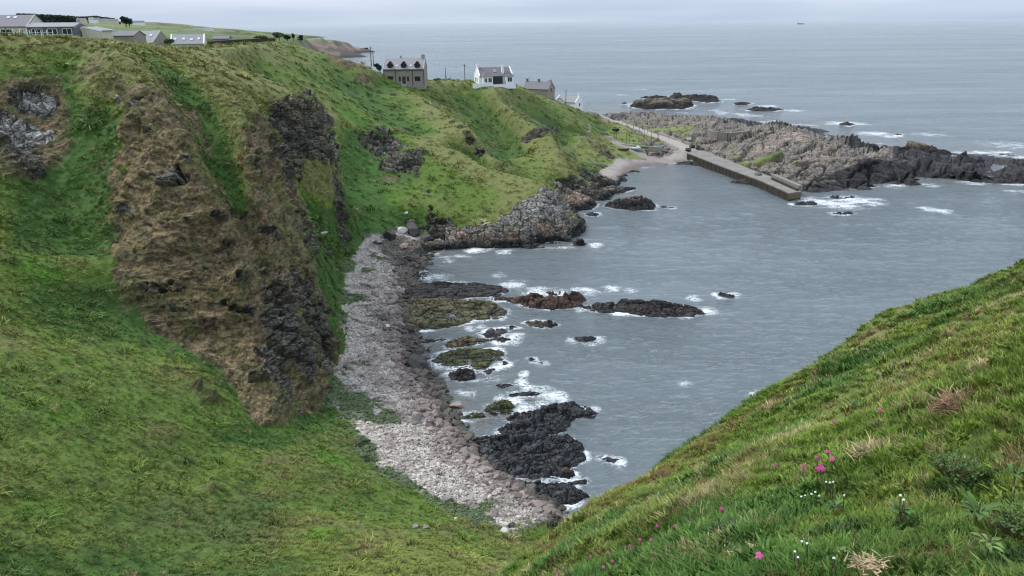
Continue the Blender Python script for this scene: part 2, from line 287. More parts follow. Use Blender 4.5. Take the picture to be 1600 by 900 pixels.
M_rock = cover(fill([(460,440),(505,440),(516,520),(512,575),(490,585),(468,540),(455,480)], 11, .85) + fill([(405,540),(445,545),(450,590),(415,590)], 11) + fill([(425,165),(500,155),(515,190),(520,240),(500,235),(470,230),(475,260),(455,300),(440,250),(430,200)], 9)
    + fill([(440,195),(452,250),(470,320),(485,370),(492,400),(478,400),(458,320),(440,250),(430,215)], 8) + fill([(565,215),(600,212),(640,235),(655,262),(635,275),(612,268),(580,240)], 9) + fill([(510,200),(522,205),(530,260),(540,330),(548,390),(535,395),(525,330),(518,260)], 7, .9)
    + fill([(674,338),(720,360),(770,356),(795,338),(822,318),(850,303),(868,296),(885,320),(920,375),(900,384),(830,386),(760,392),(700,382),(670,365)], 9) + fill([(880,290),(905,268),(940,262),(985,275),(960,300),(925,318),(890,325),(872,300)], 8, .9)
    + [(a, b, c * 1.25, d) for a, b, c, d in [(432,200,18,1),(450,178,18,1),(448,230,18,1),(480,168,20,1),(500,190,18,1),(472,205,22,1),(455,255,12,.8),(515,240,9,1),(522,280,8,1),(528,320,7,.9),(535,375,9,.9),(500,215,14,.8),(485,235,14,.7),(468,285,8,.6),
    (45,155,20,.9),(70,165,14,.9),(22,205,26,1),(60,215,16,1),(8,180,16,.8),(35,240,20,.9),(185,158,6,1),(200,160,6,.8),(125,115,5,.8),(50,270,30,.55),
    (470,465,26,1),(485,500,26,1),(503,545,20,1),(505,570,16,1),(432,570,22,1),(430,535,14,.8),(455,620,16,.7),(262,272,14,1),(285,282,10,.9),(362,335,9,.8),(290,240,12,.7),(300,215,10,.6),(415,360,10,.8),(430,370,10,.8),(445,430,14,.8),(465,395,12,.7),(485,400,9,.9),(490,350,8,.8),(480,320,7,.7),(345,250,8,.5),(320,430,7,.6),(300,425,6,.6),(380,340,10,.6),
    (600,230,18,1),(620,248,18,1),(582,215,12,.8),(605,262,12,.8),(635,262,12,.8),(570,215,10,.6),(655,238,10,.6),(660,250,8,.6),
    (700,355,8,.8),(730,358,8,1),(760,356,8,1),(792,344,10,1),(815,330,10,1),(835,318,12,1),(852,303,10,1),(860,315,18,1),(870,335,18,1),(700,368,14,1),(735,374,16,1),(775,372,18,1),(815,370,18,1),(855,362,18,1),(890,365,16,1),(905,375,12,1),(845,340,18,1),(800,355,16,1),(672,325,6,.8),(668,300,4,.7),(650,275,5,.8),(625,275,5,.5),
    (712,188,5,1),(722,198,6,1),(730,208,6,1),(735,220,6,.9),(748,240,8,.8),(765,240,6,.8),(672,178,5,.7),(828,212,12,.8),(850,207,10,.9),(865,203,8,.9),(815,218,8,.7),
    (880,290,12,1),(870,292,8,1),(900,285,12,.8),(915,290,14,1),(935,285,14,1),(950,285,10,1),(905,305,14,1),(930,305,14,1),(880,315,12,1),(640,345,12,.5),(620,365,14,.8),(600,370,10,.7),(655,365,12,.9),(580,375,8,.5),(945,240,8,.7),(955,245,8,.9),(960,230,6,.6),
    (500,380,10,.7),(510,395,8,.7),(545,345,6,.4),(700,405,8,.6)
    ,(440,470,30,.9),(455,520,32,.9),(480,560,22,1),(490,520,24,1),(445,600,22,.9),(415,590,16,.7),(395,600,14,.6),(420,500,20,.7),(500,500,18,1),(465,430,18,.8),(480,150,14,.6),(490,185,14,1),(440,160,12,.7),(435,240,12,.9),(445,270,10,.8),(505,250,10,.8),(410,420,12,.6),(395,480,14,.6),(380,420,10,.5),(600,205,12,.8),(640,240,10,.8),(560,210,10,.5)]])
M_lush = cover([(480,330,30,1),(500,400,16,1),(560,250,30,1),(545,180,30,.8),(560,300,30,1),(600,310,30,.7),(500,280,20,.8),(620,130,25,.8),(560,140,30,.5),(350,130,40,.5),(400,200,25,.9),(370,170,30,.8),(420,350,14,.4),(900,250,20,1),(920,260,14,.9),(880,220,20,.6),(120,280,30,.7),(120,370,40,.8),(60,420,40,.7),(350,680,24,.9),(470,680,26,1),(520,720,24,1),(500,650,12,.8),(100,650,60,.5),(60,800,60,.6),(500,830,50,.6),(730,835,30,.7),(760,870,30,.8),(380,70,40,1.2),(430,68,20,1.2),(330,72,20,1),(300,95,25,.6),(200,80,40,.4),(100,70,60,.5),(480,600,14,.5),(640,760,14,.8),(760,190,16,.6),(710,280,40,.3),(800,290,20,.3),(215,620,40,.4)])
M_gorse = cover([(725,145,7,.9),(735,155,8,1),(742,165,7,.9),(733,145,5,1),(750,178,6,.5)])
M_white = cover([(60,160,18,1.5),(25,200,20,1.5),(60,212,16,1.5),(35,215,18,1.5),(185,158,8,1),(125,115,7,1),(8,170,10,.6),(852,296,9,1),(845,318,12,1),(818,318,12,1),(800,330,8,.8),(780,338,7,.7),(870,330,7,.7),(862,305,8,.8),(862,206,8,.8),(840,330,14,.8),(870,290,8,1),(780,325,8,.8)])
M_dshore = cover(fill([(600,362),(690,385),(700,400),(655,440),(640,470),(622,440),(603,400),(590,378)], 9) + fill([(640,520),(655,525),(665,560),(700,610),(712,650),(745,690),(740,705),(700,660),(660,610),(632,570),(620,540)], 9, .6) + fill([(570,470),(600,470),(600,515),(575,500)], 8, .6))
M_bank = cover([(925,176,6,1),(932,182,7,1),(942,188,7,1),(952,192,7,1),(965,197,6,1),(978,201,5,1),(938,180,5,1),(950,186,4,.9),(940,196,6,.8),(930,190,6,.8)])
M_pink = cover([(720,372,14,1),(760,368,14,1),(800,372,14,.9),(850,360,14,.9),(740,382,10,1),(880,355,10,.8),(725,200,10,1),(905,305,14,.9),(885,312,10,.9),(1240,215,40,.7),(1200,230,30,.6),(1280,240,40,.5),(955,300,10,.8)])
M_pgreen = cover([(1185,250,10,1),(1200,245,10,.8),(1165,255,9,1),(1215,238,10,.6),(1290,250,8,.6),(1305,245,7,.6),(1240,240,12,.5),(1150,245,7,.9),(1140,235,6,.9),(1060,200,20,1),(1030,203,18,1),(1000,195,16,1),(975,190,10,1),(1080,208,14,1),(1068,218,8,1),(1085,222,8,.7),(1050,192,12,.6),(1120,228,6,.8),(1100,195,14,.4),(1160,200,18,.3),(960,200,12,1),(985,208,16,1),(960,212,10,1),(1010,215,14,1),(1030,222,8,1),(1000,222,10,.9)])
# ------------------------------------------------------------------ mesh helpers
def mesh_obj(name, v, f, mat=None, parent=None, smooth=False):
    me = bpy.data.meshes.new(name)
    me.from_pydata([tuple(p) for p in v], [], [tuple(q) for q in f]); me.update()
    if smooth: me.polygons.foreach_set('use_smooth', [True] * len(me.polygons))
    if mat: me.materials.append(mat)
    o = bpy.data.objects.new(name, me); COL.objects.link(o)
    if parent is not None: o.parent = parent
    return o
def grid_mesh(name, P, mat, attrs=None, keep=None, smooth=True):
    """P: (rows, cols, 3) float array"""
    n, m = P.shape[:2]
    me = bpy.data.meshes.new(name)
    idx = np.arange(n * m, dtype=np.int32).reshape(n, m)
    q = np.stack([idx[:-1, :-1], idx[:-1, 1:], idx[1:, 1:], idx[1:, :-1]], -1).reshape(-1, 4)
    if keep is not None:
        kv = keep
        kq = kv[:-1, :-1] | kv[:-1, 1:] | kv[1:, 1:] | kv[1:, :-1]
        q = q[kq.reshape(-1)]
        used = np.zeros(n * m, bool); used[q.reshape(-1)] = True
        rm = np.cumsum(used) - 1; q = rm[q].astype(np.int32)
    else:
        used = np.ones(n * m, bool)
    V = P.reshape(-1, 3)[used].astype(np.float32)
    me.vertices.add(len(V)); me.vertices.foreach_set('co', V.reshape(-1))
    me.loops.add(q.size); me.loops.foreach_set('vertex_index', q.reshape(-1))
    me.polygons.add(len(q)); me.polygons.foreach_set('loop_start', np.arange(0, q.size, 4, dtype=np.int32))
    me.update(calc_edges=True)
    if smooth: me.polygons.foreach_set('use_smooth', np.ones(len(q), bool))
    if attrs:
        for k, a in attrs.items():
            a = a.reshape(n * m, -1)[used].astype(np.float32)
            if a.shape[1] == 1:
                at = me.attributes.new(k, 'FLOAT', 'POINT'); at.data.foreach_set('value', a.reshape(-1))
            else:
                a = np.concatenate([a, np.ones((len(a), 4 - a.shape[1]), np.float32)], 1) if a.shape[1] < 4 else a
                at = me.attributes.new(k, 'FLOAT_COLOR', 'POINT'); at.data.foreach_set('color', a.reshape(-1))
    if mat: me.materials.append(mat)
    o = bpy.data.objects.new(name, me); COL.objects.link(o)
    return o
def polar_rows(NR, NC, NS, r0=1.2, r1=465.0, th_in=38.0, th_out=78.0):
    """columns fan out from the viewpoint's plan position, rows are spaced by apparent size (level of detail)"""
    th = np.concatenate([np.linspace(-th_out, -th_in, NS, endpoint=False), np.linspace(-th_in, th_in, NC), np.linspace(th_in, th_out, NS + 1)[1:]])
    th = np.radians(th)
    r = np.exp(np.linspace(math.log(r0), math.log(r1), 3600))
    R, TH = np.meshgrid(r, th, indexing='ij')
    z = sample(HG, R * np.sin(TH), R * np.cos(TH))
    el = np.arctan2(z - EYE.z, R)
    w = np.abs(np.diff(el, axis=0)) + 0.045 * np.diff(R, axis=0) / R[1:]
    w *= np.where(z[1:] < -1.5, 0.15, 1.0)
    kk = 26
    for _ in range(2):
        cs = np.cumsum(np.pad(w, ((0, 0), (kk + 1, kk)), 'edge'), 1); w = (cs[:, 2 * kk + 1:] - cs[:, :-2 * kk - 1]) / (2 * kk + 1)
    c = np.concatenate([np.zeros((1, len(th))), np.cumsum(w, 0)], 0); c /= c[-1]
    t = np.linspace(0, 1, NR); RO = np.zeros((NR, len(th)))
    for k in range(len(th)): RO[:, k] = np.interp(t, c[:, k], r)
    THO = np.broadcast_to(th, RO.shape)
    return RO * np.sin(THO), RO * np.cos(THO)
# ------------------------------------------------------------------ materials
def new_mat(name):
    m = bpy.data.materials.new(name); m.use_nodes = True; nt = m.node_tree
    return m, nt, nt.nodes['Principled BSDF']
def N(nt, t, inp=None, **k):
    n = nt.nodes.new(t)
    for a, b in k.items(): setattr(n, a, b)
    if inp:
        for a, b in inp.items(): n.inputs[a].default_value = b
    return n
def noise_fac(nt, scale, detail=4, rough=0.6, coord='Object', stretch=None):
    tc = N(nt, 'ShaderNodeTexCoord'); src = tc.outputs[coord]
    if stretch:
        mp = N(nt, 'ShaderNodeMapping', {'Scale': stretch}); nt.links.new(src, mp.inputs[0]); src = mp.outputs[0]
    n = N(nt, 'ShaderNodeTexNoise', {'Scale': scale, 'Detail': detail, 'Roughness': rough}); nt.links.new(src, n.inputs['Vector'])
    return n.outputs['Fac']
def paint(name, col, rough=0.8, var=0.25, scale=3.0, bump=0.0, bscale=None, stretch=None, metal=0.0, spec=0.3, col2=None):
    m, nt, b = new_mat(name)
    f = noise_fac(nt, scale, 5, 0.65, stretch=stretch)
    r = N(nt, 'ShaderNodeValToRGB')
    r.color_ramp.elements[0].position = 0.32; r.color_ramp.elements[1].position = 0.68
    a = col2 if col2 else tuple(c * (1 - var) for c in col); z = col if col2 else tuple(min(1, c * (1 + var)) for c in col)
    r.color_ramp.elements[0].color = (*a, 1); r.color_ramp.elements[1].color = (*z, 1)
    nt.links.new(f, r.inputs[0]); nt.links.new(r.outputs[0], b.inputs['Base Color'])
    b.inputs['Roughness'].default_value = rough; b.inputs['Metallic'].default_value = metal; b.inputs['Specular IOR Level'].default_value = spec
    if bump:
        g = noise_fac(nt, bscale or scale * 4, 5, 0.7, stretch=stretch)
        bp = N(nt, 'ShaderNodeBump', {'Strength': 1.0, 'Distance': bump}); nt.links.new(g, bp.inputs['Height']); nt.links.new(bp.outputs[0], b.inputs['Normal'])
    return m
def vcol_mat(name, rough=0.9, spec=0.2, fscale=6.0, famp=0.35, bump=0.06, bscale=5.0, crack=0.0, wet=False, masked=False):
    """base colour from the 'cover' attribute, broken up by fine noise; real relief is in the mesh, bump adds the grain"""
    m, nt, b = new_mat(name)
    a = N(nt, 'ShaderNodeAttribute', attribute_name='cover')
    f = noise_fac(nt, fscale, 6, 0.7)
    mr = N(nt, 'ShaderNodeMapRange', {'From Min': 0.25, 'From Max': 0.75, 'To Min': 1 - famp, 'To Max': 1 + famp}); nt.links.new(f, mr.inputs[0])
    v = N(nt, 'ShaderNodeVectorMath', operation='SCALE'); nt.links.new(a.outputs['Color'], v.inputs[0]); nt.links.new(mr.outputs[0], v.inputs['Scale'])
    colour = v.outputs[0]; crk = None
    if crack:       # joints and bedding cracks: dirt and crevice shade painted into the colour
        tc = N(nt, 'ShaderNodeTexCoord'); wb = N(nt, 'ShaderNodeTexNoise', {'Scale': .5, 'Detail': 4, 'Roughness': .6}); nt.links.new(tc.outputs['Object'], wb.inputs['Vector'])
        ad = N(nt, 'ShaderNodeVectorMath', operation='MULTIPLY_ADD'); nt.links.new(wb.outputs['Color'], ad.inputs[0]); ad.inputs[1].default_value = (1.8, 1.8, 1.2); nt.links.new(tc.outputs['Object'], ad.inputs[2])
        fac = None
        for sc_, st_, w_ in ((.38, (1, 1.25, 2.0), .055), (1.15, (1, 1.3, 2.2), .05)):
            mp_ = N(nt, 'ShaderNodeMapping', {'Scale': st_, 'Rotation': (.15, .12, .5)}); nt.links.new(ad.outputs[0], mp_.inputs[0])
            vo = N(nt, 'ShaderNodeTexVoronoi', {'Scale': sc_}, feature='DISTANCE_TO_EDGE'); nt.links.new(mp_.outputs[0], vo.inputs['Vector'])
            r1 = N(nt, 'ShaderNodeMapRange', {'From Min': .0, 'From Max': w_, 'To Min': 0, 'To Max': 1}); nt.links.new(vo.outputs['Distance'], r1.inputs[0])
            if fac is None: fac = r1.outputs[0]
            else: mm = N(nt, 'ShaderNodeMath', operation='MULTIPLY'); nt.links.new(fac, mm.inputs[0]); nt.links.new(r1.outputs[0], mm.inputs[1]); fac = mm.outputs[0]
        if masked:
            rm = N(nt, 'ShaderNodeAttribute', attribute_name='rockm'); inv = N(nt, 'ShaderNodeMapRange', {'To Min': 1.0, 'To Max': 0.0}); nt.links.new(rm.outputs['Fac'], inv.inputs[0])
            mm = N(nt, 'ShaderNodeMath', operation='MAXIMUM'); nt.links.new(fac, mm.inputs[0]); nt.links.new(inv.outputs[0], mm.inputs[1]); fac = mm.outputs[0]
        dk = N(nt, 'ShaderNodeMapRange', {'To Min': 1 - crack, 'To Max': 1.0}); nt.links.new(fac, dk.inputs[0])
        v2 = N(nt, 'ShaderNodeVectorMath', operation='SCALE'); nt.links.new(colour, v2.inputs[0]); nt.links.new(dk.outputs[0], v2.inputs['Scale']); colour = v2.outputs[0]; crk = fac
    nt.links.new(colour, b.inputs['Base Color'])
    b.inputs['Roughness'].default_value = rough; b.inputs['Specular IOR Level'].default_value = spec
    if wet:
        w = N(nt, 'ShaderNodeAttribute', attribute_name='wet')
        r = N(nt, 'ShaderNodeMapRange', {'To Min': rough, 'To Max': 0.6}); nt.links.new(w.outputs['Fac'], r.inputs[0]); nt.links.new(r.outputs[0], b.inputs['Roughness'])
    h = noise_fac(nt, bscale, 8, 0.72)
    bp = N(nt, 'ShaderNodeBump', {'Strength': 1.0, 'Distance': bump}); nt.links.new(h, bp.inputs['Height'])
    if crk is not None:
        b2 = N(nt, 'ShaderNodeBump', {'Strength': 1.0, 'Distance': .22}); nt.links.new(crk, b2.inputs['Height']); nt.links.new(b2.outputs[0], bp.inputs['Normal'])
    nt.links.new(bp.outputs[0], b.inputs['Normal'])
    return m
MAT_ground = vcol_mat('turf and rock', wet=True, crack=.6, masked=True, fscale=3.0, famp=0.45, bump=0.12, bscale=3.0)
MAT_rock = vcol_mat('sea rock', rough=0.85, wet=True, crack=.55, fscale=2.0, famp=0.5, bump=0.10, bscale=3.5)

def lerp(a, b, t): return a + (b - a) * t[..., None]
C = lambda *c: np.array(c, np.float32)
beach_poly = [Z(*p)[:2] for p in ((545,372,4),(535,400,4),(529,430,3.5),(520,480,3),(524,530,2.5),(516,565,2.2),(508,600,3),(512,635,3.5),(545,665,4),(562,720,4.5),(620,752,4.8),(680,790,4.6),(740,812,4.4),(800,840,4),(850,822,2.5),(900,780,0),(830,740,-1),(760,690,-1),(720,650,-1),(690,590,-1),(670,520,-1),(660,480,-1),(672,440,-1),(700,395,-1),(672,380,1),(640,352,3),(600,366,4))]
harbour_poly = [Z(*p)[:2] for p in ((962,240,4),(955,255,2),(935,270,1.5),(960,285,0),(985,270,-.5),(1045,260,-1),(1100,258,-.5),(1110,245,2.5),(1098,234,3.6),(1068,229,4),(1035,238,3.2))]
road_pts = [Z(*p) for p in ((925,172,8.5),(940,181,6.5),(960,188,5.2),(985,197,5),(1010,206,4.9),(1040,216,4.6),(1062,226,4.2),(1085,237,3.6),(1105,243,3.4))]
track_pts = [Z(*p) for p in ((1060,224,4.3),(1085,231,4),(1110,238,3.8),(1135,248,3.6),(1150,255,3.6))]
foot_pts = [hit(*p) for p in ((922,195),(920,205),(912,214),(905,222),(900,228))]
foot2_pts = [Z(*p) for p in ((950,218,5),(965,224,4.8),(985,228,4.5),(1010,234,4.2),(1050,238,3.8))]
ridge_pts = [hit(*p) for p in ((790,150),(800,165),(820,180),(840,192),(862,205))]
cove_poly = [Z(*p)[:2] for p in ((600,352,5),(640,345,5),(690,380,2),(700,400,-1),(640,430,-1),(590,400,3),(575,372,4))]
KNOB = in_poly

def ground_cover(x, y):
    """returns (height, colour, masks) of the land at plan positions x, y"""
    z = sample(HG, x, y)
    e = 0.6
    gx = (sample(HG, x + e, y) - sample(HG, x - e, y)) / (2 * e); gy = (sample(HG, x, y + e) - sample(HG, x, y - e)) / (2 * e)
    nl = np.sqrt(gx * gx + gy * gy + 1); nx, ny, nzn = -gx / nl, -gy / nl, 1 / nl
    R = np.hypot(x, y)
    n25 = fbm2(x / 22, y / 22, 4, 1); n6 = fbm2(x / 5, y / 5, 4, 11); n1 = fbm2(x / 1.2, y / 1.2, 3, 21)
    # along-slope / 3-D noise so steep faces are not smeared
    q = fbm3(x / 1.6, y / 1.6, z / 1.0, 4, 31, .6); q2 = fbm3(x / 5, y / 5, z / 2.2, 3, 41, .6)
    brown = sst(.34, .62, sample(M_brown, x, y) + .34 * q2 + .22 * q)
    mb_ = sample(M_brown, x, y); rock = np.maximum(sst(.42, .56, sample(M_rock, x, y) + .30 * q2 + .22 * q), sst(.50, .62, .32 * np.clip(mb_, 0, 1) + .5 * q2 + .45 * q))
    lush = sst(.25, .7, sample(M_lush, x, y) + .2 * n6)
    white = sst(.3, .6, sample(M_white, x, y) + .3 * q2)
    pink = sst(.3, .6, sample(M_pink, x, y) + .3 * q2)
    bank = sst(.35, .6, sample(M_bank, x, y) + .3 * n1)
    gorse = sst(.4, .6, sample(M_gorse, x, y) + .5 * q)
    pg = sst(.35, .6, sample(M_pgreen, x, y) + .3 * n6 + .15 * n1)
    # the rocky peninsula
    pen = ((x > 46) & (y > 195)).astype(np.float32)
    pen = np.where((x > 30) & (y > 330) & (z < 9), 1.0, pen)
    rock = np.maximum(rock, pen * (1 - pg)); lushp = pen * pg
    # beaches
    jit = 1.2 * n6 + .8 * n1
    bd = seg_dist(x, y, beach_poly) * np.where(in_poly(x, y, beach_poly), 1, -1) + jit * 1.6
    shingle = sst(-.4, .6, bd) * (z < 7.5) * sst(.80, .88, nzn + .03 * n1)
    hd = seg_dist(x, y, harbour_poly) * np.where(in_poly(x, y, harbour_poly), 1, -1) + jit
    hb = sst(-.6, .8, hd)
    lowr = sst(2.4, 1.5, z + .5 * n6 + .3 * n1) * (R > 60) * (1 - shingle) * (1 - hb) * (1 - ((y > 250) & (x > 14) & (x < 44))); rock = np.maximum(rock, lowr)
    under = sst(.3, -.4, z)
    # grass colour
    g = lerp(np.broadcast_to(C(.084, .134, .023), x.shape + (3,)), C(.130, .160, .036), sst(-.1, .5, n25 + .35 * n6) * .8)
    g = lerp(g, C(.066, .155, .015), lush * .85)
    g = lerp(g, C(.135, .120, .052), sst(.02, .4, n6 + .5 * fbm2(x / 13, y / 13, 2, 303)) * .5 * sst(90, 70, R))
    g = lerp(g, C(.030, .052, .016), sst(.05, .5, q) * .6)
    g = lerp(g, C(.17, .155, .075), sst(.2, .55, n1 + .5 * n6 - .15) * .30 * (1 - lush * .6))
    g = lerp(g, C(.20, .20, .02), gorse * .9)
    cv = sample(M_curv, x, y); g = lerp(g, C(.150, .155, .055), sst(.05, .6, cv + .15 * n6) * .85); g = lerp(g, C(.040, .088, .018), sst(.03, .5, -cv + .15 * n6) * .85)  # drier ridges, lusher gullies; the darkening also paints in the shading of the folds
    far = sst(180, 260, R) * (1 - pen)
    g = lerp(g, C(.085, .110, .036), far * .35)
    b = lerp(np.broadcast_to(C(.215, .162, .086), x.shape + (3,)), C(.085, .065, .040), sst(-.1, .45, q))
    b = lerp(b, C(.095, .095, .034), sst(.0, .45, q2 + .3 * n6) * .75)
    b = lerp(b, C(.21, .165, .09), sst(.2, .5, -q) * .4)
    v, ed, w = cells(x / 2.3 + .35 * n6, (y + z) / 2.3 + .35 * n1, 5)
    rk = np.broadcast_to(C(.135, .122, .098), x.shape + (3,))
    rk = lerp(rk, C(.175, .158, .13), v * .6)
    rk = lerp(rk, C(.055, .050, .042), sst(-.1, .4, q) * .7)
    rk = lerp(rk, C(.50, .48, .43), white * .85 * (.35 + .65 * v))
    nose = ((y < 192) & (y > 150) & (x > -14) & (x < 26)).astype(np.float32)
    rk = lerp(rk, rk * 2.1 + .03, nose * (1 - white))
    rk = lerp(rk, C(.38, .28, .215), pink * .75)
    rk = lerp(rk, C(.29, .25, .215), pen * (.75 - .35 * sst(-.2, .3, q)))
    rk = lerp(rk, C(.36, .29, .25), pen * pink * .6)
    rk = lerp(rk, C(.16, .14, .07), sst(.1, .5, n6) * .35 * (1 - white))
    # the splash zone is black with lichen and weed
    lim = 1.1 + 1.0 * n6 + .5 * n1 + pen * (1.1 + sst(75, 125, x) * 3.4)
    dark = sst(.5, -.4, z - lim)
    dark = dark * np.where(shingle > .5, 0, 1)
    rk = lerp(rk, C(.030, .029, .030), dark * .93)
    sh = lerp(np.broadcast_to(C(.36, .325, .28), x.shape + (3,)), C(.24, .20, .175), sst(-.3, .4, n1 + .4 * n6))
    ln = z + .5 * n6
    sh = lerp(sh, C(.13, .10, .088), sst(2.1, 1.0, ln) * .75)
    sh = lerp(sh, C(.055, .048, .040), sst(1.0, .15, ln) * .85)
    ds = sst(.3, .6, sample(M_dshore, x, y) + .25 * n6 + .15 * n1); sh = lerp(sh, C(.085, .072, .058), ds * .85)
    gpatch = sst(.15, .32, n6 + .5 * n1 + .5 * sst(4.0, .2, bd) - .08) * sst(1.9, 2.6, z)
    sh = lerp(sh, C(.055, .085, .03), gpatch * .9 * (bd < 9))
    hs = lerp(np.broadcast_to(C(.30, .265, .235), x.shape + (3,)), C(.21, .18, .16), sst(-.2, .4, n6)); hs = lerp(hs, C(.14, .105, .095), sst(1.2, .4, z + .35 * n6) * .8)
    gs = sst(.0, .35, fbm2(x / 1.5, y / 1.5, 3, 311) + .3 * q); b = lerp(b, C(.085, .100, .030), gs * .55)
    b = lerp(b, C(.070, .055, .040), sst(.16, .44, fbm3(x / .9, y / .9, z / 1.6, 3, 313)) * .6)
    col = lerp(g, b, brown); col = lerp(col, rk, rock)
    col = lerp(col, lerp(np.broadcast_to(C(.14, .165, .055), x.shape + (3,)), C(.085, .11, .035), sst(-.2, .3, n6)), lushp)
    hf = ((y > 250) & (x > 14) & (z < 7)).astype(np.float32)
    col = lerp(col, lerp(np.broadcast_to(C(.26, .205, .175), x.shape + (3,)), C(.12, .10, .08), sst(-.1, .4, q)), bank)
    flat = hf * (1 - rock)
    col = lerp(col, C(.17, .185, .065), flat * .6)
    col = lerp(col, sh, shingle); col = lerp(col, hs, hb)
    def stripe(p, wd, c, k=1.0):
        nonlocal col
        d = seg_dist(x, y, p, False) + .5 * n6
        col = lerp(col, C(*c), sst(wd, wd * .6, d) * k)
        return sst(wd, wd * .6, d)
    rd = np.zeros(x.shape, np.float32)
    m = (x > 10) & (y > 225)
    if m.any():
        s1 = stripe(track_pts, 3.6, (.27, .235, .21)); s2 = stripe(road_pts, 2.6, (.30, .265, .235)); s3 = stripe(foot2_pts, 2.2, (.24, .20, .18)); rd = np.maximum(np.maximum(s1, s2), s3)
    stripe(foot_pts, .5, (.22, .20, .13), .7); stripe(ridge_pts, 1.1, (.17, .165, .075), .8)
    # silt under the water
    col = lerp(col, C(.05, .05, .04), under * (1 - rock) * .8)
    wet = np.maximum(dark * rock, sst(1.0, .2, ln) * shingle)
    rock = rock * (1 - shingle) * (1 - hb) * (1 - rd)
    # relief, applied along the normal
    vb, eb, wb = cells(x / 5.5 + .25 * n6 + y / 9, (y + z * .8) / 3.6 + .3 * n6, 9)
    vc, ec, wc = cells((x * .8 + y * .6) / 11 + .35 * n6, (y * .8 - x * .6) / 5.5 + .3 * n6, 15)
    slab = (vc - .5) * 2.2 - sst(.13, .0, ec) * 2.2 + (vb - .5) * .7 - sst(.14, 0, eb) * .8 + .25 * q - sst(.12, 0, ed) * .25
    blk = (vb - .5) * 1.2 - sst(.16, .0, eb) * 1.0 + (v - .5) * .8 - sst(.14, 0, ed) * .55 + .55 * q
    nose = ((y < 192) & (y > 150) & (x > -14) & (x < 26)).astype(np.float32)
    lay = ((z + .06 * x - .05 * y + .35 * n6) / 1.15) % 1.0
    vj, ej, _ = cells(x / 1.9 + .2 * n6, y / 1.9 + np.floor((z + .06 * x - .05 * y + .35 * n6) / 1.15) * 3.7, 19)
    col = lerp(col, col * .35, nose * rock * np.maximum(sst(.22, .0, lay), sst(.10, .0, ej)) * .9)  # joint cracks, and the shade of the undercut below each bed, painted dark
    strat = np.abs(((z + .35 * n25 * 4 + .12 * x) / .9) % 1 - .5) * 2
    ramp = np.clip(R / 60, .3, 1)
    bed = (lay - .4) * 1.5 + (vj - .5) * .9 - sst(.12, 0, ej) * .6 + .25 * q + (vb - .5) * .6
    d = rock * np.where(nose > 0, bed, np.where(pen > 0, slab * sst(-1, 2.5, z) * .8, blk * ramp * 1.35 + .3 * fbm3(x / .7, y / .7, z / .5, 2, 95) - sst(.35, .0, strat) * .45)) 
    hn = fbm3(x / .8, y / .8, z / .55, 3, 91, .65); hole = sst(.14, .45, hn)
    rib = fbm2(x / 3.4, y / 3.4, 3, 99); d = d + np.maximum(brown, rock * (R < 130)) * 1.2 * rib
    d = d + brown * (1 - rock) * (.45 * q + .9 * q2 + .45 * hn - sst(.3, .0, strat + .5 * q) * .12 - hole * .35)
    col = lerp(col, C(.050, .038, .028), hole * brown * (1 - rock) * .8)  # bare soil in the holes, with overhang shade painted into the same dark tone
    tus = fbm2(x / .9, y / .9, 3, 61) ; und = fbm2(x / 3.2, y / 3.2, 3, 71)
    near = sst(26, 10, R)
    d = d + (1 - rock) * (1 - brown) * (1 - shingle) * (1 - hb) * (1 - rd) * np.where(R < 30, .12 * tus + .34 * und + .13 * fbm2(x / 1.5, y / 1.5, 2, 75), .22 * tus * .8 + .20 * und + .16 * q)
    ter = ((z + 1.2 * n6 + .8 * n25) / .75) % 1.0; gr = (1 - rock) * (1 - brown) * (1 - shingle) * (1 - hb) * (1 - rd)
    d = d + gr * sst(.88, .7, nzn) * sst(20, 30, R) * (.26 * ter - .13)
    st = fbm2(x / .35, y / .35, 2, 81)
    d = d + shingle * (.16 * st + .14 * n1) * (1 - rock) + hb * .15 * n1
    hump = fbm2(x / 17, y / 11, 4, 401); right = sst(85, 130, x)
    d = d + (pen > 0) * rock * (hump * (2.6 + 4.2 * right) - 1.3 * right) * sst(-.5, 2, z)
    d = np.where(z < -.4, d * .5, d)
    rocky = np.maximum(rock, 0)
    return dict(z=z, nx=nx, ny=ny, nz=nzn, d=d, col=np.clip(col, .004, .9), rock=rocky, brown=brown * (1 - rock), shingle=shingle, wet=wet, lush=lush, R=R, road=rd, hb=hb, pen=pen, n6=n6, q=q, gorse=gorse, pg=pg)
X, Y = polar_rows(1350, 1180, 24)
GC = ground_cover(X, Y)
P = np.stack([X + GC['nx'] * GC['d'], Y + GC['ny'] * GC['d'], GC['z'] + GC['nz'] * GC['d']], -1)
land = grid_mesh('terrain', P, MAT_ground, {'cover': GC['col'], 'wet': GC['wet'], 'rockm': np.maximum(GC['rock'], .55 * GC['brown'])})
land['kind'] = 'structure'
del P, GC, X, Y
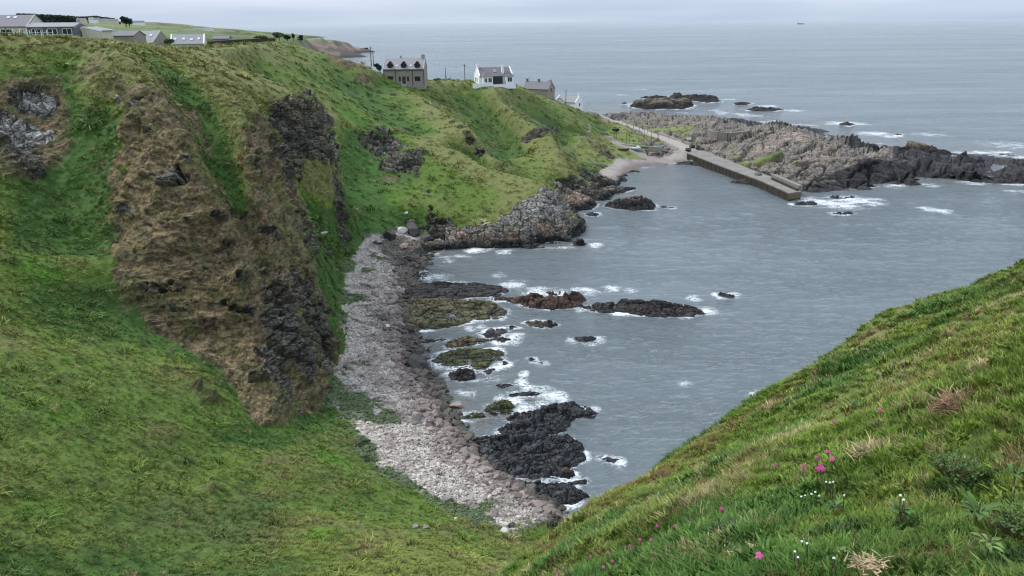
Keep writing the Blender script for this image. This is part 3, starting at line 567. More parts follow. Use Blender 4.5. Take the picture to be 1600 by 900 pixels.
# ------------------------------------------------------------------ rocks standing in the sea, each a thing of its own
SURF = []
def rock(label, poly, h, style='dark', group=None, name='sea_rock', res=None, seed=None, strat=None, edge=None, base=0.0, cell=None, back=.75, cat='rock'):
    my = sum(p[1] for p in poly) / len(poly); ys = [p[1] for p in poly]; top = min(ys)
    W = []
    for px, py in poly:
        k = max(0.0, (my - py) / max(1e-6, my - top))
        W.append(Z(px, py, base + h * back * k)[:2])
    W = np.array(W); SURF.append(W); seed = seed if seed is not None else int(abs(poly[0][0] * 13 + poly[0][1] * 7)) % 997
    x0, y0 = W.min(0) - 1.5; x1, y1 = W.max(0) + 1.5
    dist = math.hypot((x0 + x1) / 2, (y0 + y1) / 2)
    res = res or max(.09, dist / F * 1.1)
    nx, ny = int((x1 - x0) / res) + 2, int((y1 - y0) / res) + 2
    if nx * ny > 90000: f = math.sqrt(nx * ny / 90000); res *= f; nx, ny = int((x1 - x0) / res) + 2, int((y1 - y0) / res) + 2
    x, y = np.meshgrid(x0 + res * np.arange(nx), y0 + res * np.arange(ny))
    size = math.sqrt(abs((x1 - x0) * (y1 - y0)))
    wob = fbm2(x / (size * .14 + .3), y / (size * .14 + .3), 4, seed)
    wx = x + wob * size * .05; wy = y + fbm2(x / (size * .14 + .3), y / (size * .14 + .3), 4, seed + 50) * size * .05
    d = seg_dist(wx, wy, W) * np.where(in_poly(wx, wy, W), 1, -1) + min(.4, size * .03)
    e = edge or min(size * .16, max(h * .9, .4))
    prof = np.where(d > 0, 1 - np.exp(-d / e * 1.6), d / e * 1.1)
    cs = cell or max(.8, min(3.2, size / 7))
    sa = rad(strat if strat is not None else 12)
    u = (x * math.cos(sa) + y * math.sin(sa)); v = (-x * math.sin(sa) + y * math.cos(sa))
    w1 = fbm2(x / cs / 2, y / cs / 2, 3, seed + 5); w2 = fbm2(x / cs * 1.2, y / cs * 1.2, 3, seed + 9)
    va, ea, _ = cells(u / (cs * 2.2) + .3 * w1, v / cs + .3 * w2, seed + 1)
    vb, eb, _ = cells(u / (cs * .9) + .3 * w2, v / (cs * .42) + .2 * w1, seed + 2)
    big = fbm2(x / (size * .3 + 1), y / (size * .3 + 1), 3, seed + 20)
    z = h * (prof * (.62 + .45 * big) + np.clip(prof, 0, 1) * ((va - .5) * .75 + (vb - .5) * .32)) - np.clip(prof + .3, 0, 1) * (sst(.16, 0, ea) * min(.5 * h, .9) + sst(.14, 0, eb) * min(.22 * h, .35)) + .07 * w2 * np.clip(prof + 1, 0, 1)
    if style in ('slate', 'dark', 'olive'):
        lay = ((v + .5 * w1) / (cs * .8)) % 1.0
        z = z + np.clip(prof, 0, 1) * h * (.42 if style == 'slate' else .22) * (lay - .5)
    z = base + z
    q = w2; t = sst(.35, .95, (z - base) / h + .35 * w1)
    shp = x.shape + (3,)
    BK = C(.030, .028, .029)
    tone = {'dark': C(.050, .045, .043), 'brown': C(.085, .055, .042), 'olive': C(.110, .096, .058), 'green': C(.070, .078, .030), 'tan': C(.20, .165, .115), 'pink': C(.30, .22, .17), 'grey': C(.15, .14, .125), 'ochre': C(.15, .11, .075), 'slate': C(.055, .056, .058)}[style]
    col = lerp(np.broadcast_to(tone, shp), np.broadcast_to(tone * .55, shp), sst(-.2, .3, q))
    col = lerp(col, np.broadcast_to(tone * 1.6, shp), va * .45)
    if style == 'olive':
        col = lerp(col, C(.15, .115, .06), sst(.05, .35, big + .3 * q) * .6); col = lerp(col, C(.11, .12, .05), sst(.0, .3, -big + .4 * q) * .45)
    if style == 'green': col = lerp(col, C(.10, .085, .07), sst(.05, .3, w1) * .7)
    if style in ('tan', 'pink', 'grey', 'ochre'): col = lerp(BK, col, t)
    else: col = lerp(np.broadcast_to(BK, shp), col, sst(.02, .3, (z - base)))
    keep = z > base - .9
    wet = sst(1.0, .3, z - base) * .9
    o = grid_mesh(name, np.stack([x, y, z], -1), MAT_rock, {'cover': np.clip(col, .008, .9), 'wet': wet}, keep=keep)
    o['label'] = label; o['category'] = cat
    if group: o['group'] = group
    return o
SR = 'sea rocks in the cove'; OR = 'skerries beyond the headland'
rock('long low dark rock ledge joining the shingle, upper of two', [(622,462),(640,447),(665,440),(700,437),(745,438),(778,446),(790,456),(775,463),(740,466),(690,474),(640,474)], .8, 'dark', SR, strat=4)
rock('broad rock shelf with ochre and green weed running off the shingle', [(590,470),(640,464),(690,462),(735,464),(770,472),(793,486),(785,496),(745,502),(700,510),(650,519),(615,514),(590,500),(578,484)], 1.0, 'olive', SR, strat=8, cell=1.6)
rock('reddish brown humped rock in the middle of the reef', [(768,464),(800,462),(830,464),(850,456),(872,455),(888,462),(912,470),(900,481),(860,484),(830,481),(795,472)], 2.3, 'brown', SR, edge=1.6, strat=10)
rock('small pointed red rock on top of the reef', [(853,459),(858,452),(868,451),(878,458),(870,462)], 2.6, 'brown', SR, back=.5)
rock('long black rock forming the seaward end of the reef', [(893,474),(925,468),(960,472),(990,476),(1020,468),(1045,466),(1075,474),(1100,490),(1080,495),(1040,495),(990,492),(940,489),(908,483)], 2.0, 'dark', SR, edge=1.4, strat=-8)
rock('lone black rock standing clear of the reef', [(1120,459),(1128,453),(1142,454),(1150,459),(1146,465),(1125,465)], 1.2, 'dark', SR)
rock('flat dark rock slab beside a round boulder below the reef', [(822,505),(835,498),(852,500),(858,507),(845,511),(828,509)], .45, 'olive', SR)
rock('round black boulder in the water below the reef', [(850,505),(856,497),(868,498),(869,507),(861,511),(852,509)], 1.5, 'dark', SR, edge=.5)
rock('low black rock ringed by foam in the open cove', [(894,531),(905,526),(918,523),(931,528),(922,533),(903,535)], .8, 'slate', SR)
rock('flat grey slab with a pale top under the reef', [(754,523),(768,514),(800,508),(812,510),(798,517),(780,526),(760,528)], .45, 'grey', SR)
rock('small dark slab between the grey slab and the weedy island', [(766,530),(785,524),(797,530),(790,537),(772,535)], .45, 'dark', SR)
rock('ragged dark rock above the weedy island', [(694,541),(712,532),(728,523),(742,528),(762,530),(748,537),(720,541),(702,544)], .75, 'olive', SR)
rock('flat island of rock covered in green brown weed', [(675,566),(688,552),(712,544),(750,543),(784,542),(783,554),(790,566),(775,572),(745,577),(712,575),(690,573)], .6, 'green', SR, edge=.7)
rock('square black rock at the foot of the weedy island', [(700,588),(708,577),(735,575),(742,580),(741,593),(720,596),(704,594)], 1.1, 'dark', SR, edge=.4)
rock('small jagged dark rock right of the square black rock', [(756,582),(765,573),(775,573),(768,583),(762,586)], .5, 'slate', SR)
rock('little dark rock off the right side of the weedy island', [(783,566),(791,562),(794,569),(786,572)], .5, 'slate', SR)
rock('thin rock finger reaching from the shingle towards the weedy island', [(640,534),(665,529),(700,528),(690,533),(660,538)], .35, 'olive', SR)
rock('pair of tiny black rocks awash in mid cove', [(826,560),(832,557),(835,563),(829,565)], .5, 'slate', SR)
rock('tiny black rock awash right of the pair', [(842,566),(847,563),(850,569),(844,570)], .5, 'slate', SR)
rock('low black ledge in the surf above the striated platform', [(797,616),(812,609),(848,609),(846,616),(822,620),(800,620)], .6, 'slate', SR)
rock('small dark ledge awash left of the surf', [(775,603),(790,598),(801,601),(795,606),(782,607)], .4, 'slate', SR)
rock('mossy brown rock at the left of the surf', [(760,642),(764,630),(780,622),(798,624),(803,634),(800,646),(785,650),(768,648)], 1.1, 'green', SR, edge=.5)
rock('low mossy ledge leading from the shingle to the brown rock', [(705,654),(722,648),(742,641),(756,644),(757,652),(735,657),(712,658)], .55, 'green', SR)
rock('dark oval rock between mossy rock and striated platform', [(792,655),(800,645),(815,641),(820,647),(812,656),(798,658)], .9, 'dark', SR)
rock('long black tongue of rock at the top of the striated platform', [(812,655),(838,640),(860,630),(895,626),(920,629),(928,637),(925,645),(895,652),(888,664),(868,678),(830,682),(790,682),(780,676),(800,664)], 1.25, 'slate', SR, strat=14, cell=1.1, edge=.9)
rock('broad platform of tilted black rock layers', [(728,690),(760,679),(800,674),(850,672),(890,678),(898,690),(908,705),(912,716),(895,722),(872,742),(835,752),(800,748),(770,728),(742,706)], .95, 'slate', SR, strat=18, cell=1.0, edge=.8)
rock('lowest tier of black ledges reaching the foot of the shingle', [(800,752),(845,748),(880,750),(898,758),(915,775),(895,792),(865,792),(830,772)], .9, 'slate', SR, strat=18, cell=.9, edge=.6)
rock('rusty brown boulder at the corner of the black platform', [(872,738),(880,729),(894,731),(897,741),(890,747),(877,746)], 1.1, 'ochre', SR, edge=.4)
rock('thin black ledge edged with foam below the rusty boulder', [(878,757),(900,751),(916,747),(914,753),(895,760),(882,760)], .35, 'slate', SR)
rock('small black rock awash near the grassy slope', [(943,714),(954,712),(965,718),(960,723),(949,720)], .4, 'slate', SR)
rock('rounded orange brown rock ledge off the cliff foot', [(946,322),(952,309),(962,303),(985,306),(1005,311),(1022,320),(1020,328),(990,329),(960,326)], 3.4, 'ochre', 'rocks at the harbour mouth', edge=2.0)
rock('dark striped ledge running out from the cliff foot above the orange rock', [(925,303),(940,294),(965,288),(990,291),(985,298),(960,304),(935,307)], 1.5, 'tan', 'rocks at the harbour mouth', strat=35)
rock('smooth pink block of rock under the cliff', [(868,316),(880,302),(905,300),(925,308),(932,320),(925,327),(895,329),(872,326)], 2.6, 'pink', 'rocks at the harbour mouth', edge=1.5)
rock('small black rock left of two in the harbour mouth', [(1032,323),(1040,320),(1043,324),(1036,325)], .6, 'dark', 'rocks at the harbour mouth')
rock('small black rock right of two in the harbour mouth', [(1044,324),(1049,321),(1054,324),(1049,326)], .8, 'dark', 'rocks at the harbour mouth')
rock('low dark rocks awash beside the smooth pink block', [(915,334),(925,330),(936,332),(930,337),(920,337)], .6, 'dark', 'rocks at the harbour mouth')
rock('tan topped island rock, largest offshore', [(984,166),(992,157),(1015,153),(1050,155),(1080,158),(1083,167),(1068,171),(1040,170),(1005,171)], 4.0, 'tan', OR, edge=3)
rock('black knobbly rock behind the tan island', [(1045,152),(1052,145),(1072,147),(1095,152),(1115,154),(1126,159),(1105,161),(1080,157),(1055,155)], 3.0, 'dark', OR, edge=2)
rock('thin black skerry behind the left end of the tan island', [(1000,153),(1012,149),(1035,151),(1045,154),(1020,155)], 1.8, 'dark', OR)
rock('small black skerry left of the tan island', [(969,162),(975,159),(981,161),(976,163)], 1.2, 'dark', OR)
rock('short black skerry to the right of the knobbly rock', [(1146,162),(1155,158),(1172,161),(1165,164),(1150,164)], 1.6, 'dark', OR)
rock('long black skerry with surf at its right end', [(1166,172),(1180,167),(1205,168),(1225,172),(1210,174),(1180,174)], 2.0, 'dark', OR)
rock('low black rock at the shore left of the rocky peninsula', [(976,183),(982,177),(990,178),(992,183),(984,185)], 2.4, 'dark', OR)
rock('black rock between shore rock and rocky peninsula', [(990,182),(998,175),(1012,175),(1015,182),(1002,184)], 2.8, 'dark', OR)
rock('small black rock in a ring of surf off the peninsula', [(1310,195),(1320,191),(1336,193),(1326,197)], 1.2, 'dark', OR)
rock('sliver of black rock in the second ring of surf', [(1396,210),(1402,208),(1410,210),(1402,212)], .8, 'dark', OR)
rock('high tan topped black rock at the back of the peninsula', [(1325,243),(1345,233),(1368,229),(1395,222),(1425,226),(1455,232),(1488,242),(1475,247),(1420,249),(1360,250)], 6.2, 'tan', OR, edge=4)
rock('humped black rock behind the end of the peninsula', [(1485,255),(1500,243),(1525,240),(1548,243),(1560,247),(1540,254),(1510,258)], 4.0, 'dark', OR, edge=2)
rock('dark humped rock in the surf beyond the pier end', [(1294,308),(1303,302),(1318,302),(1335,309),(1320,312),(1300,311)], 1.9, 'slate', 'rocks in the surf by the pier')
rock('flat black rock under the pier end', [(1238,318),(1252,314),(1278,317),(1274,321),(1245,321)], .8, 'slate', 'rocks in the surf by the pier')
rock('black rock nearest the viewer in the surf by the pier', [(1300,334),(1312,328),(1325,330),(1337,334),(1320,336)], 1.4, 'slate', 'rocks in the surf by the pier')
# ------------------------------------------------------------------ sea
FOAM = [(745,392,10,1),(790,393,9,.8),(765,388,8,.8),(930,383,7,1),(700,405,10,.7),(690,433,11,.8),(668,436,6,.9),(720,402,9,.7),(780,430,8,.6),(805,445,13,1),(835,456,14,1),(870,455,10,.7),(915,455,13,.9),(955,452,10,.8),(985,454,8,.7),(905,482,8,.7),(1085,466,8,.8),(1105,487,9,.9),(780,497,7,.7),
    (805,525,9,1),(800,535,8,.8),(752,512,7,.7),(735,513,6,.6),(897,532,8,.7),(935,530,8,.7),(918,537,8,.6),(818,585,5,.9),(815,598,6,.9),(828,608,8,.9),(845,612,12,1),(865,620,12,1),(880,628,7,.9),(818,640,11,1),(805,625,8,.8),(780,620,6,.8),(850,632,8,.8),(735,612,14,.42),(770,590,12,.40),(930,640,6,.7),(945,718,6,.8),(968,722,6,.8),(880,757,5,.9),(790,690,6,.5),(840,690,10,.6),(770,686,8,.4),
    (1070,596,9,.42),(1185,615,8,.7),(1320,193,17,1),(1368,209,15,1),(1392,213,10,.8),(1300,318,26,1),(1335,313,22,1),(1262,312,16,.8),(1245,290,6,.9),(1460,328,13,.9),(1475,333,8,.7),(1490,241,12,.8),(1530,252,12,.5),(1470,247,10,.7),(1100,158,10,.7),(1200,166,10,.9),(1240,173,10,.8),(1140,155,9,.7),(1225,150,5,.3),(1270,204,7,.9),(1190,195,7,.9),(1345,230,7,.7),(1350,290,12,.7),(1400,291,12,.6),(1450,289,10,.6),(1515,285,12,.7),(1600,287,10,.9),(1595,300,14,.4),(970,148,8,.5),(1115,172,8,.5),(1580,227,30,.42),(1450,210,20,.42),(1000,140,14,.3)]
def sea_mesh():
    NC = 1100
    th = np.radians(np.concatenate([np.linspace(-80, -38, 14, endpoint=False), np.linspace(-38, 38, NC), np.linspace(38, 80, 15)[1:]]))
    el = np.concatenate([np.linspace(math.atan(45 / 34.0), math.atan(45 / 700.0), 640, endpoint=False), np.linspace(math.atan(45 / 700.0), math.atan(45 / 6000.0), 90, endpoint=False), 1.0 / np.linspace(6000 / 45.0, 50000 / 45.0, 30)])
    r = 45.0 / np.tan(el)
    R, TH = np.meshgrid(r, th, indexing='ij')
    x = R * np.sin(TH); y = R * np.cos(TH)
    m = np.zeros(x.shape, np.float32)
    for px, py, rp, st in FOAM:
        fx, fy, _ = Z(px, py, 0); t = math.sqrt(fx * fx + fy * fy + 45 * 45); s = rp * t / F
        k = (45 / t); k = max(k, .15)     # foam streaks are long away from the viewer on the water as in the photo they look round
        ux, uy = fx / math.hypot(fx, fy), fy / math.hypot(fx, fy)
        a = (x - fx) * ux + (y - fy) * uy; b = -(x - fx) * uy + (y - fy) * ux
        m = np.maximum(m, st * .88 * np.exp(-((a / (s * 1.0 + .6)) ** 2 + (b / (s * 1.45)) ** 2) * .8))
    for W in SURF:       # a thin broken line of surf round every rock
        lo = W.min(0) - 4; hi = W.max(0) + 4; k = (x > lo[0]) & (x < hi[0]) & (y > lo[1]) & (y < hi[1])
        if not k.any(): continue
        xx, yy = x[k], y[k]; dd = seg_dist(xx, yy, W); dist = math.hypot(*W.mean(0)); wd = .55 + dist / 320
        m[k] = np.maximum(m[k], np.exp(-(dd / wd) ** 2) * (.42 + .75 * sst(-.1, .5, fbm2(xx / 4.5, yy / 4.5, 3, 55))))
    inside = (x > X0 + 3) & (x < X1 - 3) & (y < Y1 - 3)
    h = np.where(inside, sample(HG, x, y), -8)
    n = fbm2(x / 9, y / 9, 3, 3)
    shore = sst(-1.3, -.1, h) * sst(-.1, .35, n) * .52
    quiet = ((x > 22) & (x < 75) & (y > 225)) | ((x > 20) & (x < 60) & (y > 190))
    m = np.maximum(m, np.where(quiet, shore * .4, shore))
    shallow = sst(-3.0, -.6, h)
    # real swell and chop
    f = np.clip(1 - R / 900, 0, 1) ; far = np.clip(60 / R, .0, 1)
    w = .22 * fbm2(x / 14 + y / 60, y / 6.0, 3, 9) + .17 * fbm2(x / 3.0, y / 1.4, 3, 19)
    z = w * f * (1 - .6 * quiet) + m * .10
    z = np.where(R > 900, 0, z)
    P = np.stack([x, y, z], -1)
    o = grid_mesh('sea', P, None, {'foam': m, 'shallow': shallow})
    return o
sea = sea_mesh(); sea['kind'] = 'structure'
mt, nt, b = new_mat('sea water')
geo = N(nt, 'ShaderNodeNewGeometry')
def nz_(scale, detail, rough, st, seed=0):
    mp = N(nt, 'ShaderNodeMapping', {'Scale': st, 'Location': (seed, seed * 2, 0), 'Rotation': (0, 0, rad(-8))}); nt.links.new(geo.outputs['Position'], mp.inputs[0])
    n = N(nt, 'ShaderNodeTexNoise', {'Scale': scale, 'Detail': detail, 'Roughness': rough}); nt.links.new(mp.outputs[0], n.inputs['Vector']); return n.outputs['Fac']
def mathn(op, a, b_=None, clamp=False):
    n = N(nt, 'ShaderNodeMath', operation=op, use_clamp=clamp)
    for i, v in enumerate((a, b_)):
        if v is None: continue
        if isinstance(v, (int, float)): n.inputs[i].default_value = v
        else: nt.links.new(v, n.inputs[i])
    return n.outputs[0]
chop = nz_(0.9, 5, .62, (.55, 1.25, 1)); chop2 = nz_(.22, 4, .6, (.5, 1.4, 1), 7); fine = nz_(3.0, 4, .6, (.8, 1.2, 1), 3)
patch = nz_(.004, 5, .6, (.35, 2.6, 1), 11); patch2 = nz_(.03, 4, .6, (.4, 1.6, 1), 5)
hgt = mathn('ADD', mathn('MULTIPLY', chop, .95), mathn('ADD', mathn('MULTIPLY', chop2, 1.7), mathn('MULTIPLY', fine, .20)))
bp = N(nt, 'ShaderNodeBump', {'Strength': 1.0, 'Distance': 1.0}); nt.links.new(hgt, bp.inputs['Height'])
nt.links.new(mathn('ADD', .15, mathn('MULTIPLY', patch2, 1.1)), bp.inputs['Strength'])
nt.links.new(bp.outputs[0], b.inputs['Normal'])
fo = N(nt, 'ShaderNodeAttribute', attribute_name='foam'); shl = N(nt, 'ShaderNodeAttribute', attribute_name='shallow')
mp = N(nt, 'ShaderNodeMapping', {'Scale': (.8, 1.3, 1)}); nt.links.new(geo.outputs['Position'], mp.inputs[0])
fn = N(nt, 'ShaderNodeTexNoise', {'Scale': 1.3, 'Detail': 7, 'Roughness': .7, 'Distortion': 1.0}); nt.links.new(mp.outputs[0], fn.inputs['Vector'])
mp2 = N(nt, 'ShaderNodeMapping', {'Scale': (.22, .34, 1)}); nt.links.new(geo.outputs['Position'], mp2.inputs[0])
fb = N(nt, 'ShaderNodeTexNoise', {'Scale': 1.0, 'Detail': 3, 'Roughness': .6}); nt.links.new(mp2.outputs[0], fb.inputs['Vector'])
rid = mathn('MULTIPLY', mathn('ABSOLUTE', mathn('SUBTRACT', fn.outputs['Fac'], .5)), 2.6)    # lacy: foam where the ridge value is small
foam = N(nt, 'ShaderNodeMapRange', {'From Min': -.06, 'From Max': .30}); nt.links.new(mathn('SUBTRACT', mathn('MULTIPLY', fo.outputs['Fac'], .60), mathn('ADD', mathn('ADD', mathn('MULTIPLY', rid, 2.0), .03), mathn('MULTIPLY', mathn('SUBTRACT', fb.outputs['Fac'], .5), 1.3))), foam.inputs[0])
gate = N(nt, 'ShaderNodeMapRange', {'From Min': .08, 'From Max': .25}); nt.links.new(fo.outputs['Fac'], gate.inputs[0])
foam = mathn('MULTIPLY', foam.outputs[0], gate.outputs[0], True)
c1 = N(nt, 'ShaderNodeMix', data_type='RGBA'); c1.inputs[6].default_value = (.115, .140, .146, 1); c1.inputs[7].default_value = (.13, .125, .115, 1)
bed = nz_(.28, 5, .65, (1, 1, 1), 9); bedr = N(nt, 'ShaderNodeMapRange', {'From Min': .38, 'From Max': .62, 'To Min': -.35, 'To Max': 1.0}); nt.links.new(bed, bedr.inputs[0])
nt.links.new(mathn('MULTIPLY', shl.outputs['Fac'], bedr.outputs[0]), c1.inputs[0])
c2 = N(nt, 'ShaderNodeMix', data_type='RGBA'); nt.links.new(foam, c2.inputs[0]); nt.links.new(c1.outputs[2], c2.inputs[6]); c2.inputs[7].default_value = (.66, .68, .69, 1)
nt.links.new(c2.outputs[2], b.inputs['Base Color'])
rg = N(nt, 'ShaderNodeMapRange', {'From Min': .3, 'From Max': .7, 'To Min': .07, 'To Max': .17}); nt.links.new(patch, rg.inputs[0])
nt.links.new(mathn('ADD', rg.outputs[0], mathn('MULTIPLY', foam, .6)), b.inputs['Roughness'])
b.inputs['IOR'].default_value = 1.33
sea.data.materials.append(mt)

# reflection is held below the mirror value at grazing angles, as on a wind-roughened sea
b.inputs['Specular IOR Level'].default_value = 0.0
gl = N(nt, 'ShaderNodeBsdfGlossy'); gl.inputs['Color'].default_value = (1, 1, 1, 1); nt.links.new(bp.outputs[0], gl.inputs['Normal'])
nt.links.new(mathn('ADD', rg.outputs[0], mathn('MULTIPLY', foam, .6)), gl.inputs['Roughness'])
fr = N(nt, 'ShaderNodeFresnel', {'IOR': 1.33}); nt.links.new(bp.outputs[0], fr.inputs['Normal'])
wind = N(nt, 'ShaderNodeMapRange', {'From Min': .35, 'From Max': .65, 'To Min': .56, 'To Max': .86}); nt.links.new(patch, wind.inputs[0])
lim = mathn('MULTIPLY', mathn('MINIMUM', fr.outputs[0], wind.outputs[0]), mathn('SUBTRACT', 1.0, mathn('MULTIPLY', foam, .9)))
ms = N(nt, 'ShaderNodeMixShader'); nt.links.new(lim, ms.inputs[0]); nt.links.new(b.outputs[0], ms.inputs[1]); nt.links.new(gl.outputs[0], ms.inputs[2])
nt.links.new(ms.outputs[0], nt.nodes['Material Output'].inputs['Surface'])
# ------------------------------------------------------------------ scattered ground cover (grass, shingle): uncountable stuff
def leaf_mat(name, rough=.7):
    m, nt, b = new_mat(name)
    a = N(nt, 'ShaderNodeAttribute', attribute_name='tint', attribute_type='INSTANCER')
    v = N(nt, 'ShaderNodeAttribute', attribute_name='shade')
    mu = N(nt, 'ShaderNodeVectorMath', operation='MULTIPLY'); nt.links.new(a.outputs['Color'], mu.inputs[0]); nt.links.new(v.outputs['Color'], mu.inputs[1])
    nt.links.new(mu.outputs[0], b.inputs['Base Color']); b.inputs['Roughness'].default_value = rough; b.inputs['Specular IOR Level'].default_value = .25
    return m
MAT_blade = leaf_mat('grass blades')
MAT_stone = leaf_mat('beach stone', .85)
HIDE = bpy.data.collections.new('sources')          # source meshes of the scattered stuff (not linked to the scene)
def tuft(name, n, h, spread, w, seed, lean=.5, seg=3, droop=.4):
    r = random.Random(seed); v = []; f = []; sh = []
    for i in range(n):
        a = r.uniform(0, 6.283); rr = spread * math.sqrt(r.random()) * .6; bx, by = rr * math.cos(a), rr * math.sin(a)
        la = a + r.gauss(0, .9); ln = lean * r.uniform(.2, 1.2); H = h * r.uniform(.5, 1.15); ww = w * r.uniform(.7, 1.3); tw = r.uniform(0, 6.28)
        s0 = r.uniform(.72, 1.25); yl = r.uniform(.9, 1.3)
        base = len(v)
        for k in range(seg + 1):
            t = k / seg; ww_ = ww * (1 - t ** 1.6) * .5 + .0004
            hx = bx + math.cos(la) * H * ln * t * t; hy = by + math.sin(la) * H * ln * t * t; hz = H * (t - droop * ln * t * t * .6) - .03 * h
            dx, dy = -math.sin(la + tw * .15) * ww_, math.cos(la + tw * .15) * ww_
            v += [(hx - dx, hy - dy, hz), (hx + dx, hy + dy, hz)]
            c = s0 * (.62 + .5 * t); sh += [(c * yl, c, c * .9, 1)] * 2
        for k in range(seg):
            q = base + 2 * k; f.append((q, q + 1, q + 3, q + 2))
    me = bpy.data.meshes.new(name); me.from_pydata(v, [], f); me.update()
    at = me.attributes.new('shade', 'FLOAT_COLOR', 'POINT'); at.data.foreach_set('color', np.array(sh, np.float32).reshape(-1))
    me.materials.append(MAT_blade)
    o = bpy.data.objects.new(name, me); return o
def pebble(name, seed, sub=2, flat=.6):
    bm = bmesh.new(); bmesh.ops.create_icosphere(bm, subdivisions=sub, radius=.5)
    r = random.Random(seed); ax = [Vector((r.gauss(0, 1), r.gauss(0, 1), r.gauss(0, 1))).normalized() for _ in range(9)]
    for v in bm.verts:
        c = v.co.copy()
        for a in ax:
            d = c.dot(a); lim = .33 + .1 * abs(a.x)
            if d > lim: c -= a * (d - lim) * .9
        v.co = Vector((c.x * 1.2, c.y * .9, c.z * flat))
    me = bpy.data.meshes.new(name); bm.to_mesh(me); bm.free()
    at = me.attributes.new('shade', 'FLOAT_COLOR', 'POINT'); at.data.foreach_set('color', np.ones(len(me.vertices) * 4, np.float32))
    me.materials.append(MAT_stone)
    return bpy.data.objects.new(name, me)
import bmesh
def scatter(name, sources, pos, rot, scl, tint, pick=None):
    """one object: points that carry an instance each"""
    cl = bpy.data.collections.new(name + '_sources')
    for s in sources: cl.objects.link(s)
    n = len(pos)
    me = bpy.data.meshes.new(name); me.vertices.add(n); me.vertices.foreach_set('co', pos.astype(np.float32).reshape(-1))
    def A(k, t, a, f):
        at = me.attributes.new(k, t, 'POINT'); at.data.foreach_set(f, a.astype(np.float32 if t != 'INT' else np.int32).reshape(-1))
    A('rot', 'FLOAT_VECTOR', rot, 'vector'); A('scl', 'FLOAT_VECTOR', scl, 'vector')
    A('tint', 'FLOAT_COLOR', np.concatenate([tint, np.ones((n, 1))], 1), 'color')
    A('pick', 'INT', pick if pick is not None else np.random.RandomState(len(name)).randint(0, len(sources), n), 'value')
    o = bpy.data.objects.new(name, me); COL.objects.link(o)
    ng = bpy.data.node_groups.new(name, 'GeometryNodeTree')
    ng.interface.new_socket('Geometry', in_out='INPUT', socket_type='NodeSocketGeometry'); ng.interface.new_socket('Geometry', in_out='OUTPUT', socket_type='NodeSocketGeometry')
    nn = ng.nodes; L = ng.links
    gi = nn.new('NodeGroupInput'); go = nn.new('NodeGroupOutput')
    ci = nn.new('GeometryNodeCollectionInfo'); ci.inputs['Collection'].default_value = cl; ci.inputs['Separate Children'].default_value = True; ci.inputs['Reset Children'].default_value = True
    ip = nn.new('GeometryNodeInstanceOnPoints'); ip.inputs['Pick Instance'].default_value = True
    def NA(k, t):
        q = nn.new('GeometryNodeInputNamedAttribute'); q.data_type = t; q.inputs['Name'].default_value = k; return q.outputs['Attribute']
    L.new(gi.outputs[0], ip.inputs['Points']); L.new(ci.outputs[0], ip.inputs['Instance'])
    er = nn.new('FunctionNodeEulerToRotation'); L.new(NA('rot', 'FLOAT_VECTOR'), er.inputs[0]); L.new(er.outputs[0], ip.inputs['Rotation'])
    L.new(NA('scl', 'FLOAT_VECTOR'), ip.inputs['Scale']); L.new(NA('pick', 'INT'), ip.inputs['Instance Index'])
    L.new(ip.outputs[0], go.inputs[0])
    md = o.modifiers.new('scatter', 'NODES'); md.node_group = ng
    o['kind'] = 'stuff'
    return o
def candidates(n, rmax, rmin, th, seed, lod):
    """random plan positions, thinned with distance"""
    rs = np.random.RandomState(seed)
    r = rmin + (rmax - rmin) * rs.rand(n) if lod else np.sqrt(rmin ** 2 + (rmax ** 2 - rmin ** 2) * rs.rand(n))
    t = np.radians(th[0] + (th[1] - th[0]) * rs.rand(n))
    return r * np.sin(t), r * np.cos(t), rs
def place(g, x, y):
    return np.stack([x + g['nx'] * g['d'], y + g['ny'] * g['d'], g['z'] + g['nz'] * g['d']], -1)
def orient(g, rs, up=.5):
    """tilt towards the slope normal by (1-up), random spin"""
    n = len(g['z']); nx = g['nx'] * (1 - up); ny = g['ny'] * (1 - up); nz = g['nz'] * (1 - up) + up
    l = np.sqrt(nx * nx + ny * ny + nz * nz); nx, ny, nz = nx / l, ny / l, nz / l
    # euler XYZ with a spin first is awkward: build from matrices  R = Rtilt * Rz(spin)
    s = rs.rand(n) * 6.283; cs, sn = np.cos(s), np.sin(s)
    k = 1 / (1 + nz); r00 = 1 - nx * nx * k; r01 = -nx * ny * k; r02 = nx; r10 = r01; r11 = 1 - ny * ny * k; r12 = ny; r20 = -nx; r21 = -ny; r22 = nz
    m00 = r00 * cs + r01 * sn; m10 = r10 * cs + r11 * sn; m20 = r20 * cs + r21 * sn
    m21 = -r20 * sn + r21 * cs
    return np.stack([np.arctan2(m21, r22), -np.arcsin(np.clip(m20, -1, 1)), np.arctan2(m10, m00)], -1)
